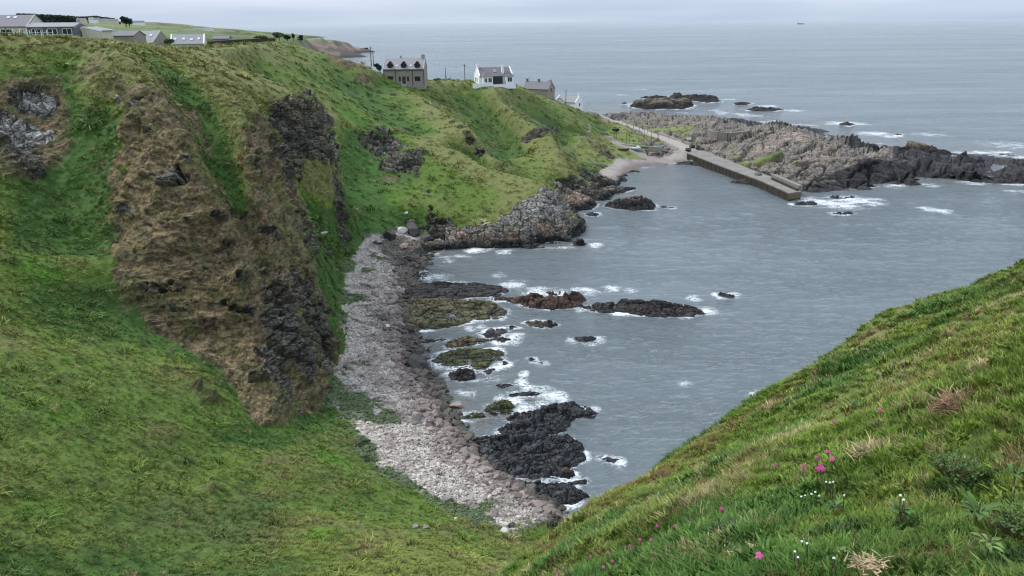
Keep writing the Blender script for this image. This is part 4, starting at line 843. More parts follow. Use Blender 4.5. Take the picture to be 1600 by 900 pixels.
# hillside grass beyond the near slope: tussocks about half a metre wide
def hill_grass(name, n, rmin, rmax, size, seed, th=(-46, 40)):
    x, y, rs = candidates(n, rmax, rmin, th, seed, True)
    g = ground_cover(x, y)
    steep = 1 / np.clip(g['nz'], .25, 1)
    p = (1 - g['rock'] * .93) * (1 - g['brown'] * .72) * (.35 + .65 * sst(-.25, .25, fbm2(x / 2.6, y / 2.6, 3, 301) + .3 * g['n6'])) * (1 - g['shingle']) * (1 - g['hb']) * (1 - g['road'])
    p *= np.where(g['z'] < 2.2, 0, 1) * np.clip(steep / 2, .35, 1) * np.where(g['pen'] > 0, g['pg'], 1) * np.where((g['lush'] > .9) & (g['R'] > 150), .6, 1)
    k = rs.rand(n) < p
    g = {a: b[k] for a, b in g.items()}; x, y = x[k], y[k]; m = len(x)
    col = g['col'] * (.80 + .65 * rs.rand(m, 1)) * 1.42
    straw = rs.rand(m) < (.045 + .22 * g['brown'] - .04 * g['lush'])
    col = np.where(straw[:, None], np.array([.26, .215, .115]) * (.7 + .6 * rs.rand(m, 1)), col)
    s = size * (.6 + .8 * rs.rand(m)) * np.clip(g['R'] / 100, .7, 1.35) * (1 - .35 * g['brown'])
    scl = np.stack([s * 1.15, s * 1.15, s * (.65 + .5 * rs.rand(m))], -1)
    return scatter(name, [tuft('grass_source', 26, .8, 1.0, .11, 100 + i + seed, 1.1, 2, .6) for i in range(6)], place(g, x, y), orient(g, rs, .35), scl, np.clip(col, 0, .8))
hill_grass('grass', 85000, 27, 150, .42, 1, (-46, 8))
hill_grass('grass', 7000, 34, 330, .95, 4, (-46, 14))
hill_grass('grass', 60000, 27, 105, .27, 3, (-46, 6))
hill_grass('grass', 40000, 130, 330, .46, 2, (-40, 14))
# near slope: blades one can tell apart
NEAR_STRAW = [(1555,600,26),(1590,470,14),(1480,455,14),(1180,872,24),(1360,715,24),(1500,640,26),(1265,680,16),(1440,550,14),(1330,520,10),(1560,440,12),(1390,600,14),(1300,640,10),(1200,700,10),(1130,770,12),(1320,700,12),(1210,850,14),(1580,690,20),(1450,650,16),(1520,560,14),(1100,735,8),(1390,830,14),(1060,860,10),(1590,800,14),(1480,520,12),(990,820,8),(1260,760,14)]
NEAR_LUSH = [(1490,730,34),(1130,765,26),(890,860,30),(1310,820,34),(1440,500,14),(1285,575,16),(1560,850,44),(1410,580,16),(1340,640,16),(1250,610,12),(1540,430,18),(1150,850,26),(1400,800,24),(1210,730,14),(1060,800,18),(1460,600,12),(960,800,14),(1560,750,26)]
NEAR_RED = [(1240,690,20),(1040,740,16),(1110,765,14),(1210,645,14),(990,765,14),(1430,560,16),(1350,540,12),(1500,500,12),(1270,640,12),(940,800,12),(1180,800,12),(1290,720,12),(860,885,14)]
def near_grass():
    out = []
    n = 62000
    x, y, rs = candidates(n, 27.5, 1.9, (-12, 46), 7, True)
    g = ground_cover(x, y)
    k = (rs.rand(n) < .40 + .6 * sst(-.2, .15, fbm2(x / .55, y / .55, 2, 231))) & (y > .5) & (G(x, y) - g['z'] < 5) & (g['z'] > G(x, y) - 4)
    g = {a: b[k] for a, b in g.items()}; x, y = x[k], y[k]; m = len(x); R = g['R']
    pa = fbm2(x / 1.6 + 3, y / 1.6, 3, 201); pb = fbm2(x / .8, y / .8, 3, 211); pc = fbm2(x / 3.0 + 9, y / 3.0, 3, 221)
    col = lerp(np.broadcast_to(C(.130, .215, .030), (m, 3)), C(.065, .150, .026), sst(-.15, .25, pa))
    col = lerp(col, C(.185, .240, .050), sst(.0, .35, pc) * .7)
    straw = (rs.rand(m) < sst(.2, .55, pb + .25 * pc) * .45 + .03); red = (rs.rand(m) < .02 + sst(.26, .5, pc - .4 * pb) * .28)
    nb_ = np.zeros(m); nl_ = np.zeros(m); nr_ = np.zeros(m)
    for lst, arr in ((NEAR_STRAW, nb_), (NEAR_LUSH, nl_), (NEAR_RED, nr_)):
        for px, py, rp in lst:
            gx_, gy_, gz_ = hit(px, py, 1.5); t_ = math.dist((gx_, gy_, gz_), EYE); r_ = rp * t_ / F
            arr[:] = np.maximum(arr, np.exp(-((x - gx_) ** 2 + (y - gy_) ** 2 * .45) / (r_ * r_)))
    straw |= rs.rand(m) < sst(.3, .7, nb_ + .3 * pb) * .85; straw &= nl_ < .5; red |= rs.rand(m) < sst(.35, .7, nr_ + .3 * pb) * .6
    col = lerp(col, C(.035, .085, .022), sst(.3, .7, nl_ + .3 * pb) * .9)
    col = np.where(straw[:, None], np.array([.36, .31, .18]), col); col = np.where(red[:, None], np.array([.17, .085, .045]), col)
    col = col * (.72 + .6 * rs.rand(m, 1))
    s = (.6 + .6 * rs.rand(m)) * np.clip(.62 + R / 24, .7, 1.4) * (.85 + .75 * sst(.05, .4, pa) * rs.rand(m))
    scl = np.stack([s, s, s * (.8 + .5 * rs.rand(m))], -1)
    fine = R < 9
    herb = (rs.rand(m) < .20 + .5 * sst(.3, .7, nl_ + .3 * pb) + .35 * sst(.1, .4, -pc)) & ~straw & ~red
    src = [tuft('blade_source', 50, .105, .17, .005, 300 + i, 1.0, 4, .5) for i in range(7)] + [tuft('blade_source_wide', 30, .10, .18, .010, 330 + i, 1.1, 3, .5) for i in range(5)] + [tuft('herb_source', 32, .08, .20, .034, 360 + i, 1.2, 3, .2) for i in range(4)]
    pk = np.where(fine, rs.randint(0, 7, m), rs.randint(7, 12, m)); pk = np.where(rs.rand(m) < .15, rs.randint(0, 12, m), pk); pk = np.where(herb, rs.randint(12, 16, m), pk)
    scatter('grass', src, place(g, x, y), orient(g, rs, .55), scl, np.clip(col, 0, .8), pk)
near_grass()
# shingle
def stones():
    n = 100000
    rs = np.random.RandomState(5)
    bp_ = np.array(beach_poly); lo, hi = bp_.min(0), bp_.max(0)
    x = lo[0] + (hi[0] - lo[0]) * rs.rand(n); y = lo[1] + (hi[1] - lo[1]) * rs.rand(n)
    g = ground_cover(x, y)
    k = (g['shingle'] > .5) & (g['z'] > -.3) & (rs.rand(n) < np.clip(1.6 - y / 140, .4, 1)) & (g['rock'] < .5)
    g = {a: b[k] for a, b in g.items()}; x, y = x[k], y[k]; m = len(x)
    big = rs.rand(m) ** 7
    edge = sst(2.2, .8, g['z'] + .5 * g['n6'])
    s = .12 + .16 * rs.rand(m) + big * (.40 + 1.1 * edge) + .14 * edge * rs.rand(m)
    lo_c = g['col'] * (.6 + .85 * rs.rand(m, 1)) * 1.08
    scl = np.stack([s, s * (.7 + .5 * rs.rand(m)), s * (.6 + .5 * rs.rand(m))], -1)
    p = place(g, x, y); p[:, 2] += s * .08
    rot = np.stack([rs.normal(0, .35, m), rs.normal(0, .35, m), rs.rand(m) * 6.28], -1)
    o = scatter('pebbles', [pebble('pebble_source', 40 + i, 1) for i in range(6)], p, rot, scl, np.clip(lo_c, 0, .8))
stones()
# ------------------------------------------------------------------ helpers for built things
class MB:
    def __init__(s): s.v = []; s.f = []
    def box(s, x0, x1, y0, y1, z0, z1):
        b = len(s.v); s.v += [(x0,y0,z0),(x1,y0,z0),(x1,y1,z0),(x0,y1,z0),(x0,y0,z1),(x1,y0,z1),(x1,y1,z1),(x0,y1,z1)]
        s.f += [tuple(b + i for i in q) for q in ((3,2,1,0),(4,5,6,7),(0,1,5,4),(1,2,6,5),(2,3,7,6),(3,0,4,7))]; return s
    def poly(s, pts):
        b = len(s.v); s.v += [tuple(p) for p in pts]; s.f.append(tuple(range(b, b + len(pts)))); return s
    def prism(s, prof, a, b_, axis='x'):
        """profile in the other two axes, extruded from a to b_"""
        n = len(prof); b = len(s.v)
        for t in (a, b_):
            for p, q in prof: s.v.append((t, p, q) if axis == 'x' else ((p, t, q) if axis == 'y' else (p, q, t)))
        s.f.append(tuple(range(b, b + n))[::-1]); s.f.append(tuple(range(b + n, b + 2 * n)))
        for i in range(n): j = (i + 1) % n; s.f.append((b + i, b + j, b + n + j, b + n + i))
        return s
    def bar(s, p, q, w0, w1=None, n=6):
        p = Vector(p); q = Vector(q); d = (q - p).normalized(); a = d.orthogonal().normalized(); c = d.cross(a); w1 = w0 if w1 is None else w1; b = len(s.v)
        for o, w in ((p, w0), (q, w1)):
            for i in range(n):
                t = 6.28318 * i / n; s.v.append(tuple(o + a * (w * math.cos(t)) + c * (w * math.sin(t))))
        s.f.append(tuple(b + i for i in range(n))[::-1]); s.f.append(tuple(b + n + i for i in range(n)))
        for i in range(n): j = (i + 1) % n; s.f.append((b + i, b + j, b + n + j, b + n + i))
        return s
    def make(s, name, mat, parent=None, smooth=False):
        return mesh_obj(name, s.v, s.f, mat, parent, smooth)
def thing(name, label, cat, loc, yaw=0, group=None):
    o = bpy.data.objects.new(name, None); COL.objects.link(o); o.location = loc; o.rotation_euler = (0, 0, yaw); o.empty_display_size = .5
    o['label'] = label; o['category'] = cat
    if group: o['group'] = group
    return o
def tag(o, label, cat, group=None):
    o['label'] = label; o['category'] = cat
    if group: o['group'] = group
    return o
def copy_tree(o, parent=None):
    c = o.copy(); COL.objects.link(c)
    if parent is not None: c.parent = parent
    for ch in list(o.children): copy_tree(ch, c)
    return c
M_ = dict(
    granite=paint('granite rubble wall', (.27, .24, .20), .9, .25, 2.2, .02, 8), slate=paint('slate roof', (.155, .145, .150), .75, .25, 3.0, .015, 10, stretch=(1, 1, 5)),
    slate_l=paint('weathered grey roof', (.24, .235, .235), .8, .2, 2.5, .015, 10, stretch=(1, 1, 5)), white=paint('white painted harling', (.78, .78, .76), .8, .05, 1.5, .008, 12), cream=paint('cream wall', (.55, .50, .38), .85, .08, 1.5, .006, 10),
    glass=paint('window glass', (.025, .03, .035), .12, .2, .6, spec=.5), frame=paint('white window frame', (.75, .75, .73), .5, .04), dark=paint('dark stained timber', (.035, .028, .024), .6, .2, 3), stone=paint('grey dressed stone', (.33, .32, .30), .85, .15, 3, .01, 9),
    lead=paint('lead grey', (.12, .12, .125), .6, .15), skyl=paint('skylight glass', (.45, .5, .56), .08, .05, .5, spec=.8), pipe=paint('black downpipe', (.02, .02, .02), .5, .1), pole=paint('weathered pole', (.09, .075, .06), .85, .25, 4), metal=paint('galvanised metal', (.30, .31, .31), .5, .15, 3, metal=.6),
    conc=paint('weathered concrete', (.185, .17, .15), .9, .22, .35, .03, 1.6), pierw=paint('dark weedy pier wall', (.035, .030, .022), .85, .45, .5, .05, 1.5, stretch=(1, 1, 3)), pierend=paint('brown stone pier end', (.15, .11, .065), .85, .3, 1.2, .04, 2), pierlow=paint('black weed on wall', (.028, .026, .022), .6, .3, 1.5, .05, 3))
def window(par, x, z, w, h, y, mat_frame='frame', bars=1, name='window', rot=0):
    """frame with panes on the front (y) face of a wall; the frame stands proud, the glass sits behind it"""
    b = MB(); t = .09
    b.box(x - w/2, x + w/2, y - .05, y + .03, z, z + t); b.box(x - w/2, x + w/2, y - .05, y + .03, z + h - t, z + h)
    b.box(x - w/2, x - w/2 + t, y - .05, y + .03, z + t, z + h - t); b.box(x + w/2 - t, x + w/2, y - .05, y + .03, z + t, z + h - t)
    for k in range(bars): xx = x - w/2 + w * (k + 1) / (bars + 1); b.box(xx - .035, xx + .035, y - .045, y + .03, z + t, z + h - t)
    o = b.make(name, M_[mat_frame], par)
    MB().box(x - w/2 + .02, x + w/2 - .02, y - .02, y + .02, z + .02, z + h - .02).make('pane', M_['glass'], o)
    return o
def gable_body(par, w, d, eave, ridge, mat, name='wall', sink=1.5):
    return MB().prism([(-d/2, -sink), (d/2, -sink), (d/2, eave), (0, ridge), (-d/2, eave)], -w/2, w/2, 'x').make(name, mat, par)
def gable_roof(par, w, d, eave, ridge, mat, over=.25, th=.16, ex=None):
    s = (ridge - eave) / (d / 2); ex = -.02 if ex is None else ex; b = MB()
    y0 = d/2 + over; z0 = eave - s * over
    for sg in (-1, 1):
        b.prism([(sg * y0, z0 + .02), (0, ridge + .02), (0, ridge + .02 + th), (sg * y0, z0 + .02 + th)], -w/2 - ex, w/2 + ex, 'x')
    return b.make('roof', mat, par)
def skew(par, x, d, eave, ridge, mat, wd=.35, up=.32, name='skew'):
    s = (ridge - eave) / (d / 2); b = MB(); y0 = d / 2 + .15; z0 = eave - s * .15
    b.prism([(-y0, z0 - .1), (0, ridge - .1), (y0, z0 - .1), (y0, z0 + up), (0, ridge + up), (-y0, z0 + up)], x - wd/2, x + wd/2, 'x'); return b.make(name, mat, par)
def chimney(par, x, y, z0, z1, w=.9, d=.7, mat='stone', pots=2):
    o = MB().box(x - w/2, x + w/2, y - d/2, y + d/2, z0, z1).box(x - w/2 - .07, x + w/2 + .07, y - d/2 - .07, y + d/2 + .07, z1 + .002, z1 + .14).make('chimney', M_[mat], par)
    for k in range(pots):
        xx = x + (k - (pots - 1) / 2) * .38; MB().bar((xx, y, z1 + .142), (xx, y, z1 + .55), .13, .11, 8).make('chimney_pot', M_['cream'], o)
    return o
def skylight(par, x, t, d, eave, ridge, w=.8, l=1.1, mat='skyl'):
    """t: 0 eave .. 1 ridge on the front pitch"""
    h = d / 2; L = math.hypot(h, ridge - eave); uy, uz = h / L, (ridge - eave) / L; ny, nz = -uz, uy; b = MB()
    cy, cz = -h + h * t, eave + (ridge - eave) * t
    P4 = lambda a, n: (cy + uy * a + ny * n, cz + uz * a + nz * n)
    b.prism([P4(-l/2, .14), P4(l/2, .14), P4(l/2, .27), P4(-l/2, .27)], x - w/2, x + w/2, 'x'); return b.make('skylight', M_[mat], par)

# ------------------------------------------------------------------ grey stone house on the brow
h = thing('stone_house', 'two storey grey stone house with three dark dormers on the grassy brow', 'house', T(634.5, 129.5, 243), rad(-1.5)); h.location.z -= .2
W_, D_, E_, R_ = 12.4, 7.6, 4.5, 7.4
gable_body(h, W_, D_, E_, R_, M_['granite']); rf = gable_roof(h, W_, D_, E_, R_, M_['slate_l'], ex=-.25); [skew(h, sx * (W_/2 - .1), D_, E_, R_, M_['stone'], .3, .25) for sx in (-1, 1)]
chimney(h, 5.6, 0, 6.9, 8.4, 1.0, .8, 'stone', 2); chimney(h, -1.3, .3, 7.2, 8.0, .5, .5, 'stone', 1)
for x in (-4.1, 0, 4.1):
    dm = MB().prism([(x - .7, 4.75), (x + .7, 4.75), (x + .7, 5.75), (x, 6.55), (x - .7, 5.75)], -3.55, -1.2, 'y').make('dormer', M_['dark'], h)
    MB().prism([(x - .95, 5.5), (x, 6.6), (x + .95, 5.5), (x + .95, 5.66), (x, 6.8), (x - .95, 5.66)], -3.75, -1.1, 'y').make('dormer_roof', M_['dark'], dm)
    window(dm, x, 4.85, .9, 1.0, -3.56, 'dark', 1)
for x in (-2.1, 2.2): skylight(h, x, .28, D_, E_, R_, .6, .7)
window(h, -4.1, 1.5, 1.7, .95, -D_/2 - .01, 'dark', 1); window(h, 4.1, 1.0, 1.7, 1.35, -D_/2 - .01, 'dark', 1); window(h, -1.25, 1.0, .6, 1.35, -D_/2 - .01, 'dark', 0); window(h, 1.25, 1.0, .6, 1.35, -D_/2 - .01, 'dark', 0)
dr = MB().box(-.48, .48, -D_/2 - .06, -D_/2 + .02, .25, 2.35).make('door', M_['dark'], h); MB().box(.3, .38, -D_/2 - .12, -D_/2 - .061, 1.2, 1.3).make('handle', M_['metal'], dr)
MB().box(-.8, .8, -D_/2 - .9, -D_/2 - .07, -.6, .22).make('doorstep', M_['stone'], h)
MB().box(-W_/2 + .1, W_/2 - .1, -D_/2 - .42, -D_/2 - .30, E_ - .22, E_ - .1).make('gutter', M_['pipe'], h)
for x in (-6.05, -2.45, 2.6, 6.05): MB().bar((x, -D_/2 - .1, -.3), (x, -D_/2 - .1, E_ - .22), .07).make('downpipe', M_['pipe'], h)
# ------------------------------------------------------------------ white cottage
h = thing('white_cottage', 'white cottage with grey roof, bay windows and dark central porch on the brow', 'cottage', T(771, 131, 266), rad(17)); h.location.z -= .1
W_, D_, E_, R_ = 11.6, 6.4, 2.9, 5.4
gable_body(h, W_, D_, E_, R_, M_['white']); gable_roof(h, W_, D_, E_, R_, M_['slate'], ex=-.3)
for x in (-W_/2 + .15, W_/2 - .15): skew(h, x, D_, E_, R_, M_['white'], .4, .38)
chimney(h, -W_/2 + .35, 0, 5.2, 6.4, .8, .7, 'white', 1); chimney(h, 2.6, -2.3, 3.0, 6.0, .75, .7, 'white', 1)
for x, w in ((-3.2, 3.4), (4.35, 2.6)):      # two projecting bays with their own hipped roofs
    y0, y1 = -D_/2 - 1.5, -D_/2 + .1
    bw = MB().box(x - w/2, x + w/2, y0, y1, -1.2, 2.7).make('bay', M_['white'], h)
    b = MB(); e = .2
    b.v = [(x - w/2 - e, y0 - e, 2.7), (x + w/2 + e, y0 - e, 2.7), (x + w/2 + e, y1 + 1, 2.9), (x - w/2 - e, y1 + 1, 2.9), (x - w * .15, y0 + 1.6, 4.4), (x + w * .15, y0 + 1.6, 4.4)]
    b.f = [(0, 1, 5, 4), (1, 2, 5), (3, 0, 4), (2, 3, 4, 5), (3, 2, 1, 0)]; b.make('bay_roof', M_['slate'], bw)
    if w > 3: window(bw, x - .75, .9, 1.0, 1.5, y0 - .01); window(bw, x + .75, .9, 1.3, 1.5, y0 - .01)
    else: window(bw, x, .9, 1.6, 1.6, y0 - .01, bars=1)
MB().box(-1.2, 2.2, -D_/2 - .5, -D_/2 - .02, .4, 2.65).make('porch', M_['dark'], h)
window(h, .5, .6, 2.6, 1.7, -D_/2 - .51, 'dark', 2)
skylight(h, .0, .55, D_, E_, R_, 1.1, 1.3, 'slate_l')
[MB().box(-W_/2 - .06, -W_/2 - .01, yy, yy + .7, 1.0, 2.3).make('gable_window', M_['glass'], h) for yy in (-.9, .9)]
MB().box(-8.5, -2.4, -D_/2 - 2.2, -D_/2 - 1.95, -1.2, .75).make('garden_wall', M_['white'], h)
MB().box(-2.38, 6.2, -D_/2 - 2.2, -D_/2 - 1.95, -1.2, .25).make('low_wall', M_['white'], h)
# ------------------------------------------------------------------ cottages on the far side of the brow
def cottage(name, label, cat, loc, yaw, w, d, e, r, wall, roof, skews=None, chims=(), wins=(), gwin=None, sink=3, group=None, lights=()):
    h = thing(name, label, cat, loc, yaw, group); gable_body(h, w, d, e, r, M_[wall], sink=sink); gable_roof(h, w, d, e, r, M_[roof], ex=-.2 if skews else .15)
    if skews: [skew(h, sx * (w/2 - .08), d, e, r, M_[skews], .3, .26) for sx in (-1, 1)]
    for c in chims: chimney(h, *c)
    for x, z, ww, hh in wins: window(h, x, z, ww, hh, -d/2 - .01)
    for x, t in lights: skylight(h, x, t, d, e, r, .75, .9, 'skyl')
    if gwin:
        for y, z in gwin: MB().box(w/2 + .01, w/2 + .06, y - .4, y + .4, z, z + 1.2).make('gable_window', M_['glass'], h)
    return h
cottage('stone_cottage', 'dark roofed stone cottage with three chimneys half hidden behind the brow', 'cottage', T(842, 149, 300), rad(-28), 10.5, 5.8, 2.6, 5.0, 'granite', 'slate', None, ((-4.9, 0, 4.8, 5.9, .7, .6, 'lead', 1), (0, 0, 4.8, 5.9, .7, .6, 'lead', 1), (4.9, 0, 4.8, 5.8, .7, .6, 'stone', 1)), gwin=[(0, 1.6)])
cottage('gabled_cottage', 'white gabled cottage with grey roof lowest down the harbour slope', 'cottage', T(889, 168.5, 311), rad(-38), 9.5, 5.2, 2.5, 4.6, 'white', 'slate_l', 'white', ((4.4, 0, 4.4, 5.4, .6, .6, 'white', 1),), ((-1, .9, .8, 1.1),), gwin=[(.4, .9)])
cottage('garden_shed', 'small white gabled outhouse in front of the lowest cottage', 'shed', T(874, 166, 303), rad(-105), 3.2, 3.0, 2.0, 3.2, 'white', 'slate_l')
# ------------------------------------------------------------------ houses behind the left hill
LH = 'houses behind the left hill'
hA = cottage('bungalow', 'long dark roofed bungalow with three roof lights at the edge of the photo', 'bungalow', T(8, 61, 190), rad(8), 15.5, 11, 2.8, 5.3, 'cream', 'slate', 'stone', (), ((-5, .9, 1.8, 1.3), (-1, .9, 1.2, 1.3), (3, .9, 2.6, 1.4), (6.3, .9, 1.0, 1.3)), group=LH, lights=((-1.2, .75), (2.3, .78), (3.8, .78)))
hB = cottage('bungalow', 'brown roofed bungalow with three white framed picture windows', 'bungalow', T(93, 59.5, 186), rad(7), 10.4, 8, 2.45, 3.3, 'lead', 'slate_l', 'stone', ((4.8, 0, 3.1, 4.0, .6, .6, 'stone', 1),), ((-3.0, .8, 2.4, 1.35), (.3, .8, 2.1, 1.35), (3.5, .8, 2.1, 1.35)), group=LH)
hC = cottage('bungalow', 'low bungalow whose broad white gable faces the cove', 'bungalow', T(143, 60, 190), rad(-82), 8, 7.5, 1.7, 2.5, 'cream', 'slate_l', 'white', group=LH, gwin=[(-1, .5)])
hD = cottage('bungalow', 'low grey roofed bungalow between white gable and skylit roofs', 'bungalow', T(187, 68, 205), rad(0), 11, 7, 1.9, 3.0, 'granite', 'slate', None, ((-1, 0, 2.9, 3.7, .6, .6, 'cream', 1),), group=LH)
hE = cottage('bungalow', 'grey house with stepped slate roofs and three roof lights', 'bungalow', T(232, 78, 215), rad(-12), 9, 8, 1.9, 4.8, 'granite', 'slate_l', 'stone', (), ((3.1, .4, 1.2, 1.1),), group=LH, lights=((-2.4, .6), (-.6, .6), (2.6, .62)))
hF = cottage('bungalow', 'house with pale skews, white gable and four roof lights', 'bungalow', T(297, 80, 218), rad(14), 8.6, 7, 2.0, 4.3, 'cream', 'slate_l', 'white', (), ((0, .4, 1.2, 1.0),), group=LH, lights=((-3.2, .5), (-1.0, .5), (1.0, .42), (2.9, .5)))
hG = cottage('farm_shed', 'low grey shed at the edge of the bright green field', 'shed', T(348, 67, 280), rad(3), 5.5, 4, 1.4, 2.2, 'granite', 'slate', group=LH)
for i, (px, py, t, w, lab) in enumerate(((128, 35, 1150, 13, 'small brown roofed village house nearest the forest'), (144, 33.5, 1200, 8, 'bright white village house left of its neighbour below the forest'), (152, 34, 1180, 9, 'white village house right of the bright one'), (163, 35.5, 1180, 13, 'pink grey village house in the middle of the row'), (178, 36, 1150, 12, 'last village house by the end of the forest'), (308, 46.5, 1500, 14, 'white farmhouse on the far green hill'), (318, 47, 1500, 10, 'small bright farm cottage beside the farmhouse'), (326, 48, 1450, 16, 'long low white farm shed on the far green hill'), (216, 38, 1300, 20, 'long pale shed at the foot of the dark tree clump'))):
    v = cottage('village_house' if i < 5 else 'farm_building', lab, 'house', T(px, py, t), rad(10 * (i % 3)), w, 7, 3.2 if i != 7 else 2.4, 5.6 if i != 7 else 4, 'white' if i in (1, 2, 5, 6, 7, 8) else 'cream', 'slate_l' if i in (1, 7) else 'slate', group='distant village houses')

# ------------------------------------------------------------------ poles and lamp
def upole(px, py0, py1, t, label, arm=True):
    b = T(px, py1, t); H = (py1 - py0) * t / F
    o = thing('utility_pole', label, 'utility pole', b, rad(20), 'utility poles along the brow')
    MB().bar((0, 0, -1), (0, 0, H), .15, .11, 8).make('pole', M_['pole'], o)
    if arm: MB().box(-.6, .6, -.05, .05, H - .5, H - .36).make('crossarm', M_['pole'], o)
    return o, Vector(b) + Vector((0, 0, H - .3))
P1 = upole(580, 74, 99, 250, 'taller utility pole left of the grey stone house'); P2 = upole(583.5, 79, 99, 285, 'fainter utility pole just behind the taller one', False)
P3 = upole(696.5, 107, 127, 300, 'thin utility pole between the two brow houses, nearer the stone house', False); P4 = upole(726.5, 101.5, 129, 285, 'thick utility pole between the two brow houses, nearer the white cottage')
P5 = upole(857, 126, 142, 315, 'utility pole above the dark roofed stone cottage', False); P6 = upole(884, 140, 166, 300, 'utility pole standing before the lowest white cottage', False)
def cable(a, b, sag, label):
    pts_ = [a.lerp(b, k / 14) - Vector((0, 0, sag * 4 * (k / 14) * (1 - k / 14))) for k in range(15)]; m = MB()
    for p, q in zip(pts_, pts_[1:]): m.bar(p, q, .022, None, 4)
    tag(m.make('overhead_cable', M_['pipe']), label, 'cable', 'overhead cables')
cable(P4[1], Vector(T(745, 111, 264)), .5, 'overhead cable from the thick pole to the white cottage')
cable(P4[1], Vector(T(670, 98, 247)), .9, 'overhead cable from the stone house to the thick pole')
lp = Z(972, 197, 5); o = thing('street_lamp', 'double headed street lamp by the harbour road', 'street lamp', lp, 0); Hh = 20 * 300 / F * 1.02
MB().bar((0, 0, -.5), (0, 0, Hh), .09, .06, 8).make('pole', M_['metal'], o); MB().bar((-.8, 0, Hh - .02), (.8, 0, Hh + .1), .035, .035).make('arm', M_['metal'], o)
for s in (-1, 1): MB().box(s * .95 - .22, s * .95 + .22, -.11, .11, Hh + s * .08 - .06, Hh + s * .08 + .04).make('lamp_head', M_['metal'], o)
posts = [(947,200,207),(960.6,207.5,218),(963,206,217),(978.7,205,225),(983,206,225),(989.4,194,205),(986,207,216),(998,201,222),(1006,203,225),(1011,198,211),(1017,205,227),(1026.5,205,220),(1029,204,219),(1003,196,206),(1045,212,218)]
OR_ = 'first second third fourth fifth sixth seventh eighth ninth tenth eleventh twelfth thirteenth fourteenth fifteenth'.split()
for i, (px, a, b_) in enumerate(sorted(posts)):
    g_ = hit(px, b_, 150); t = math.dist(g_, EYE); Hh = (b_ - a) * t / F * 1.02
    o = thing('drying_post', '%s dark net drying post, %s from the left on the harbour green' % ('tall' if Hh > 3.6 else 'short', OR_[i]), 'post', g_, 0, 'net drying posts on the harbour green')
    MB().bar((0, 0, -.4), (0, 0, Hh), .085, .07, 6).make('pole', M_['pole'], o); MB().bar((-.25, 0, Hh - .15), (.25, 0, Hh - .15), .03, None, 5).make('crosspiece', M_['metal'], o)

# ------------------------------------------------------------------ boats drawn up on the harbour beach
def boat(label, px, py, yaw, L, col, inner, cabin=False, band=None):
    g_ = hit(px, py, 150); o = thing('rowing_boat', label, 'boat', (g_[0], g_[1], g_[2] + .05), yaw, 'small boats drawn up at the harbour')
    mh = paint('boat paint', col, .45, .12, 1.5); mi = paint('boat inside', inner, .7, .2, 2); Bm, Dp = L * .19, L * .17
    n = 12; secs = []
    for k in range(n + 1):
        s = k / n; x = -L / 2 + L * s; wv = Bm * (1 - max(0, (s - .45) / .55) ** 2.2) * (.82 + .18 * min(1, s * 3)); sh = Dp * (1 + .45 * max(0, s - .4) ** 1.5 * 2.2); kz = .02 + .5 * max(0, s - .75) ** 1.5 * L * .3
        wv = max(wv, .02)
        secs.append([(x, -wv, sh), (x, -wv * .92, sh * .55 + kz * .3), (x, -wv * .55, kz + .08), (x, 0, kz), (x, wv * .55, kz + .08), (x, wv * .92, sh * .55 + kz * .3), (x, wv, sh)])
    v = [p for s in secs for p in s]; f = []
    for k in range(n):
        for j in range(6): a = k * 7 + j; f.append((a, a + 7, a + 8, a + 1))
    f.append(tuple(range(7)))
    hull = mesh_obj('hull', v, f, mh, o, True); sm = hull.modifiers.new('thick', 'SOLIDIFY'); sm.thickness = .05; sm.offset = 1
    g = MB()
    for side in (0, 6):
        for k in range(n): g.bar(secs[k][side], secs[k + 1][side], .055, None, 5)
    g.make('gunwale', mi if band is None else paint('boat band', band, .5, .1), o)
    for s in (.3, .55, .75):
        x = -L / 2 + L * s; k = int(s * n); wv = abs(secs[k][0][1]) * .95; MB().box(x - .14, x + .14, -wv, wv, Dp * .72, Dp * .72 + .05).make('seat', mi, o)
    if cabin: MB().prism([(L * .12, Dp * .8), (L * .34, Dp * .8), (L * .32, Dp * 1.9), (L * .14, Dp * 1.95)], -Bm * .6, Bm * .6, 'y').make('cabin', paint('boat cabin', (.55, .65, .68), .4, .06), o)
    return o
boat('pale blue boat with small cabin and white band, bow towards the water', 993, 235, rad(-50), 4.6, (.25, .42, .47), (.5, .55, .55), True, (.8, .8, .8))
boat('dark blue open boat in the middle of the row', 1011, 233, rad(-20), 4.2, (.05, .10, .15), (.12, .22, .28))
boat('blue boat with raised bow nearest the harbour road', 1028, 233, rad(10), 4.4, (.06, .14, .24), (.20, .34, .44), False, (.35, .55, .7))
boat('dark red boat beside the cliff foot', 974, 236, rad(-18), 3.8, (.14, .045, .045), (.10, .08, .07))
boat('small grey dinghy in front of the blue boats', 1038, 238, rad(160), 2.6, (.22, .21, .20), (.14, .13, .12))
for px, py, lab in ((1075.5, 236, 'dark creel stack at the head of the pier, nearest the water'), (1081.5, 231, 'dark creel stack on the road above the pier head'), (1090.5, 233, 'round dark creel stack right of the road'), (1096, 236, 'low dark creel stack beside the track')):
    g_ = hit(px, py, 150); o = thing('lobster_creel', lab, 'creel', g_, rad(px * 7), 'creels at the head of the pier'); b = MB()
    MB().prism([(-.55, 0), (.55, 0), (.6, .5), (.35, .95), (-.35, .95), (-.6, .5)], -.75, .75, 'x').make('net', M_['dark'], o)
    for x in (-.78, 0, .78): b.prism([(-.62, -.02), (.62, -.02), (.67, .5), (.4, 1.02), (-.4, 1.02), (-.67, .5)], x - .03, x + .03, 'x')
    b.make('hoop', M_['pole'], o)

